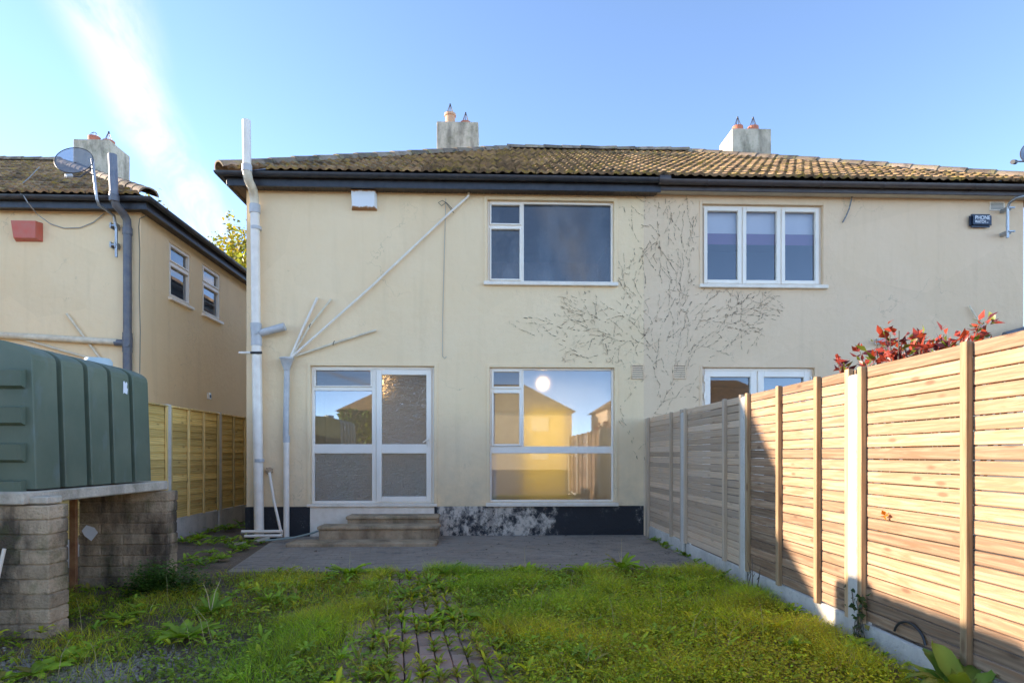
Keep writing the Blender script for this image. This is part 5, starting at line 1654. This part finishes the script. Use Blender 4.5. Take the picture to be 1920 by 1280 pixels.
# weeds rooted in the long joints of the path
for c in range(-4, 5):
    for k in range(95):
        w_ = random.uniform(-1.4, 3.0)
        if random.random() < .42 - .06*w_: continue
        p = PATH_O + pr*(c*.1 + random.uniform(-.012, .012)) + pd*w_
        if p.y > -3.2: continue
        V, Fc, C = rosette(random.randint(5, 9), .03, .085, 1.5, random.choice((GY, GR, (.2, .21, .02))), False, .18)
        parts.append((V + np.array((p.x, p.y, -.01)), Fc, np.clip(C, .005, .7)))
# passage strip between the houses and the patio rim
vx, vy = scatter(260, -4.9, -3.4, -2.6, 4.0, lambda x, y: .25 + .75*(hash_noise(x, y, 1.4, 40) > .45))
for xx, yy in zip(vx, vy):
    V, Fc, C = rosette(random.randint(6, 9), .06, .17, 1.0, random.choice((GR, GD)), True, .04)
    parts.append((V + np.array((xx, yy, -.03)), Fc, np.clip(C, .005, .7)))
for k in range(46):
    yy = random.uniform(-6.8, -.4)
    V, Fc, C = rosette(random.randint(5, 8), .04, .10, 1.0, random.choice((GR, GD)), False, .1)
    parts.append((V + np.array((XF-.05-abs(random.gauss(0, .05)), yy, -.01)), Fc, np.clip(C, .005, .7)))
stuff('small_weeds', parts, M_LEAF, 'small scattered weeds in lawn, path joints and passage', 'weeds')
# dry stalks standing out of the lawn
g = MB()
for k in range(42):
    x = random.uniform(-3.0, 2.4); y = random.uniform(-6.4, -3.2); h = random.uniform(.12, .34); a = random.uniform(0, 6.28); q = random.uniform(.02, .16)
    g.tube([(x, y, -.02), (x+q*.35*math.cos(a), y+q*.35*math.sin(a), h*.6), (x+q*math.cos(a), y+q*math.sin(a), h)], [.0014, .0011, .0006], 4, caps=False)
tag(g.build('dry_stalks', M_STALK), 'thin dry seed stalks standing in the lawn', 'stalks', kind='stuff')
# fallen leaves and litter on the patio
nl = 170
fx_ = RNG.uniform(-2.6, 2.4, nl); fy_ = RNG.uniform(-2.95, -.15, nl)
k = (fx_ > -.7) | (RNG.random(nl) < .25); fx_, fy_ = fx_[k], fy_[k]; nl = len(fx_)
a = RNG.uniform(0, 6.28, nl); D = np.stack([np.cos(a), np.sin(a), RNG.uniform(-.1, .35, nl)], 1); U = np.stack([-np.sin(a), np.cos(a), RNG.uniform(-.3, .3, nl)], 1)
Ls = RNG.uniform(.015, .05, nl)*np.where(RNG.random(nl) < .15, 1.5, 1)
cols = np.array((.045, .033, .022))[None]*RNG.uniform(.4, 2.2, (nl, 1)); kk = RNG.random(nl) < .12; cols[kk] = (.16, .12, .03)
stuff('fallen_leaves', [leaf_soup(np.stack([fx_, fy_, np.full(nl, .012)], 1), D, U, Ls, Ls*.8, cols)], M_LEAF, 'dark fallen leaves scattered on the grey patio', 'leaves', (0, -1.5, 0))
# chippings at the lower left
ng = 2600
gx = RNG.normal(-2.6, .5, ng); gy2 = RNG.normal(-6.25, .28, ng)
V = []; Fc = []; C = []
base = np.array([(-1, -1, -1), (1, -1, -1), (1, 1, -1), (-1, 1, -1), (-.7, -.7, 1), (.7, -.7, 1), (.7, .7, 1), (-.7, .7, 1)], float)
ff = np.array([(4, 5, 6), (4, 6, 7), (0, 1, 5), (0, 5, 4), (1, 2, 6), (1, 6, 5), (2, 3, 7), (2, 7, 6), (3, 0, 4), (3, 4, 7)])
aa = RNG.uniform(0, 6.28, ng); sz = RNG.uniform(.006, .015, ng)
for i in range(ng):
    c, s = math.cos(aa[i]), math.sin(aa[i]); q = base*RNG.uniform(.6, 1.2, (8, 3))*sz[i]*np.array((1, .8, .6))
    V.append(np.stack([q[:, 0]*c - q[:, 1]*s + gx[i], q[:, 0]*s + q[:, 1]*c + gy2[i], q[:, 2] - .03], 1)); Fc.append(ff + 8*i)
V = np.concatenate(V); Fc = np.concatenate(Fc)
o = bpy.data.objects.new('gravel', fast_mesh('gravel', V - np.array((-2.6, -6.25, 0)), Fc, M_GRAVEL)); place(o, (-2.6, -6.25, 0), None)
tag(o, 'patch of grey stone chippings showing through the weeds', 'gravel', kind='stuff')

# ---------------- red leaved shrub behind the fence
SH = thing('red_shrub', (3.2, -5.65, 0), 'red leaved shrub growing behind the fence top on the right', 'shrub')
g = MB(); tips = []
for k in range(70):
    bx_, by_ = 3.15 + random.uniform(-.1, .1), -5.6 + random.uniform(-.25, .25)
    tx, ty = random.uniform(2.72, 3.5), random.uniform(-6.35, -5.05)
    f = (ty + 5.7)/.65
    tz = 2.19 - .12*abs(f)**2 + random.uniform(-.22, .05) - (.10 if ty < -6.0 else 0)
    pts = [(bx_, by_, 0), (bx_*.6+tx*.4, by_*.6+ty*.4, tz*.55), (bx_*.2+tx*.8, by_*.2+ty*.8, tz*.85), (tx, ty, tz)]
    g.tube(pts, [.016, .011, .007, .003], 5); tips.append((pts[2], pts[3]))
g.build('stems', M_BARK, SH)
Pl, Dl = [], []
for a, b in tips:
    a, b = np.array(a), np.array(b)
    for j in range(24):
        t = random.uniform(-.1, 1.05); p = a + (b-a)*t + np.array((random.gauss(0, .02), random.gauss(0, .02), random.gauss(0, .015)))
        d = np.array((random.gauss(0, 1), random.gauss(0, 1), random.uniform(.0, 1.3))); Pl.append(p); Dl.append(d/np.linalg.norm(d))
Pl, Dl = np.array(Pl), np.array(Dl); n = len(Pl); Ll = RNG.uniform(.05, .10, n)
cols = np.array((.36, .05, .028))[None]*RNG.uniform(.55, 1.35, (n, 1)); kk = RNG.random(n) < .22; cols[kk] = np.array((.13, .14, .02))*RNG.uniform(.7, 1.4, (kk.sum(), 1)); kk = RNG.random(n) < .15; cols[kk] = (.10, .02, .025)
V, Fc, C = leaf_soup(Pl, Dl, perp(Dl), Ll, Ll*.48, cols)
o = bpy.data.objects.new('foliage', fast_mesh('foliage', V - np.array((3.2, -5.65, 0)), Fc, M_REDLEAF, C)); place(o, (3.2, -5.65, 0), SH)
# ivy strand climbing the third post, twigs and an orange leaf
g = MB(); ivp = []
for k in range(5):
    x, y, z = XF-.06, -5.86 - .02*k, 0.0; pts = [(x, y, z)]
    for j in range(4): x = XF - .065 + random.uniform(-.02, .012); y += random.uniform(-.05, .03); z += random.uniform(.05, .11); pts.append((x, y, z))
    g.tube(pts, .003, 4, caps=False); ivp += pts[1:]
iv2 = thing('ivy_plant', (XF-.06, -5.88, 0), 'thin ivy climbing beside the nearest full concrete fence post', 'ivy')
g.build('stems', M_BARK, iv2)
P_ = np.repeat(np.array(ivp), 3, 0) + RNG.normal(size=(len(ivp)*3, 3))*.02; P_[:, 0] = np.minimum(P_[:, 0], XF-.055); n = len(P_)
D = rand_dirs(n, -.2); Ll = RNG.uniform(.025, .055, n); cols = greens(n, (.045, .07, .02), .35, .15)
V, Fc, C = leaf_soup(P_, D, perp(D), Ll, Ll*.9, cols); o = bpy.data.objects.new('leaves', fast_mesh('leaves', V - np.array((XF-.06, -5.88, 0)), Fc, M_LEAF, C)); place(o, (XF-.06, -5.88, 0), iv2)
yy = WX(1660, XF-.03); zc_f = XF*math.sin(YAW)+(yy+10)*math.cos(YAW); zz = 1.3 + (853-966)*zc_f/F
D = np.array([(-.3, -.5, -.6), (-.3, .6, -.2), (-.4, 0, .6), (-.2, -.7, .1)]); D = unit(D)
V, Fc, C = leaf_soup(np.tile(np.array((XF-.03, yy, zz)), (4, 1)), D, perp(D), np.full(4, .045), np.full(4, .03), np.tile(np.array((.55, .18, .02)), (4, 1)))
o = bpy.data.objects.new('orange_leaf', fast_mesh('orange_leaf', V - np.array((XF-.03, yy, zz)), Fc, M_TREELEAF, C)); place(o, (XF-.03, yy, zz), None); tag(o, 'single orange dead leaf caught on the slat fence', 'leaf')
g = MB(); yy = -4.15
for k in range(3):
    g.tube([(XF-.10, yy-.1*k, 0), (XF-.09+random.uniform(-.02, .02), yy-.1*k-random.uniform(-.03, .05), .16), (XF-.10, yy-.1*k-random.uniform(-.06, .1), random.uniform(.24, .36))], [.006, .005, .002], 5)
    g.tube([(XF-.09, yy-.1*k, .14), (XF-.12, yy-.1*k-.12, .2)], [.004, .002], 4)
tag(g.build('bare_twigs', M_BARK), 'bare brown twigs sticking up at the gravel board by the second post', 'twigs')
g = MB(); cyl = -6.35
g.tube([(XF-.03, cyl + .14*math.cos(t), .17 + .11*math.sin(t)) for t in np.linspace(.2, 3.0, 14)], .008, 6)
tag(g.build('cable_loop', M_CLAMP, None, 40), 'black cable loop resting on the gravel board at the slat fence', 'cable')

# ---------------- tree beyond the houses
def tree(loc, h, rad, label, nl, base, var, name):
    t = thing(name, loc, label, 'tree', 'trees beyond the houses')
    x, y, z = loc; g = MB(); ends = []
    g.tube([(x, y, -.1), (x+.1, y, h*.25), (x, y+.1, h*.5), (x+.05, y, h*.8)], [.28, .22, .15, .05], 9)
    for k in range(30):
        a = k*2.4 + random.uniform(-.3, .3); z0 = h*random.uniform(.25, .72); rr = rad*random.uniform(.55, 1.0)*(1.1 - .55*max(0, (z0/h-.35)))
        z1 = z0 + random.uniform(.12, .34)*h
        z1 = min(z1, h*random.uniform(.9, 1.0))
        m_ = (x + rr*.5*math.cos(a), y + rr*.5*math.sin(a), z0 + (z1-z0)*.4); e = (x + rr*math.cos(a), y + rr*math.sin(a), z1)
        g.tube([(x, y, z0), m_, e], [.07, .045, .012], 6); ends += [(m_, e)]
        for q in range(3):
            b = a + random.uniform(-.9, .9); e2 = (m_[0] + rr*.45*math.cos(b), m_[1] + rr*.45*math.sin(b), m_[2] + random.uniform(.05, .22)*h)
            g.tube([m_, e2], [.03, .008], 5); ends.append((m_, e2))
    g.build('trunk', M_BARK, t, smooth=60)
    P, = (np.zeros((0, 3)),)
    a0 = np.array([e[0] for e in ends]); b0 = np.array([e[1] for e in ends])
    idx = RNG.integers(0, len(ends), nl); tt = RNG.uniform(.35, 1.12, nl)
    P = a0[idx] + (b0[idx]-a0[idx])*tt[:, None] + RNG.normal(size=(nl, 3))*.22
    D = rand_dirs(nl, .1); Ll = RNG.uniform(.13, .24, nl)
    clump = RNG.uniform(.6, 1.3, len(ends))[idx]
    cols = np.array(base)[None]*clump[:, None]*RNG.uniform(1-var, 1+var, (nl, 1))
    kk = RNG.random(nl) < .3; cols[kk] = np.array((.30, .20, .03))*RNG.uniform(.7, 1.3, (kk.sum(), 1))
    V, Fc, C = leaf_soup(P, D, perp(D), Ll, Ll*.7, cols)
    o = bpy.data.objects.new('crown', fast_mesh('crown', V - np.array(loc), Fc, M_TREELEAF, C)); place(o, loc, t)
tree((-12.4, 17.0, 0), 11.5, 3.0, 'yellowing leafy tree showing between the left roof and main house', 17000, (.22, .21, .025), .3, 'leafy_tree')
tree((-12.0, 20.5, 0), 12.3, 2.6, 'second autumn tree hard against the main house corner', 15000, (.21, .19, .025), .3, 'leafy_tree')
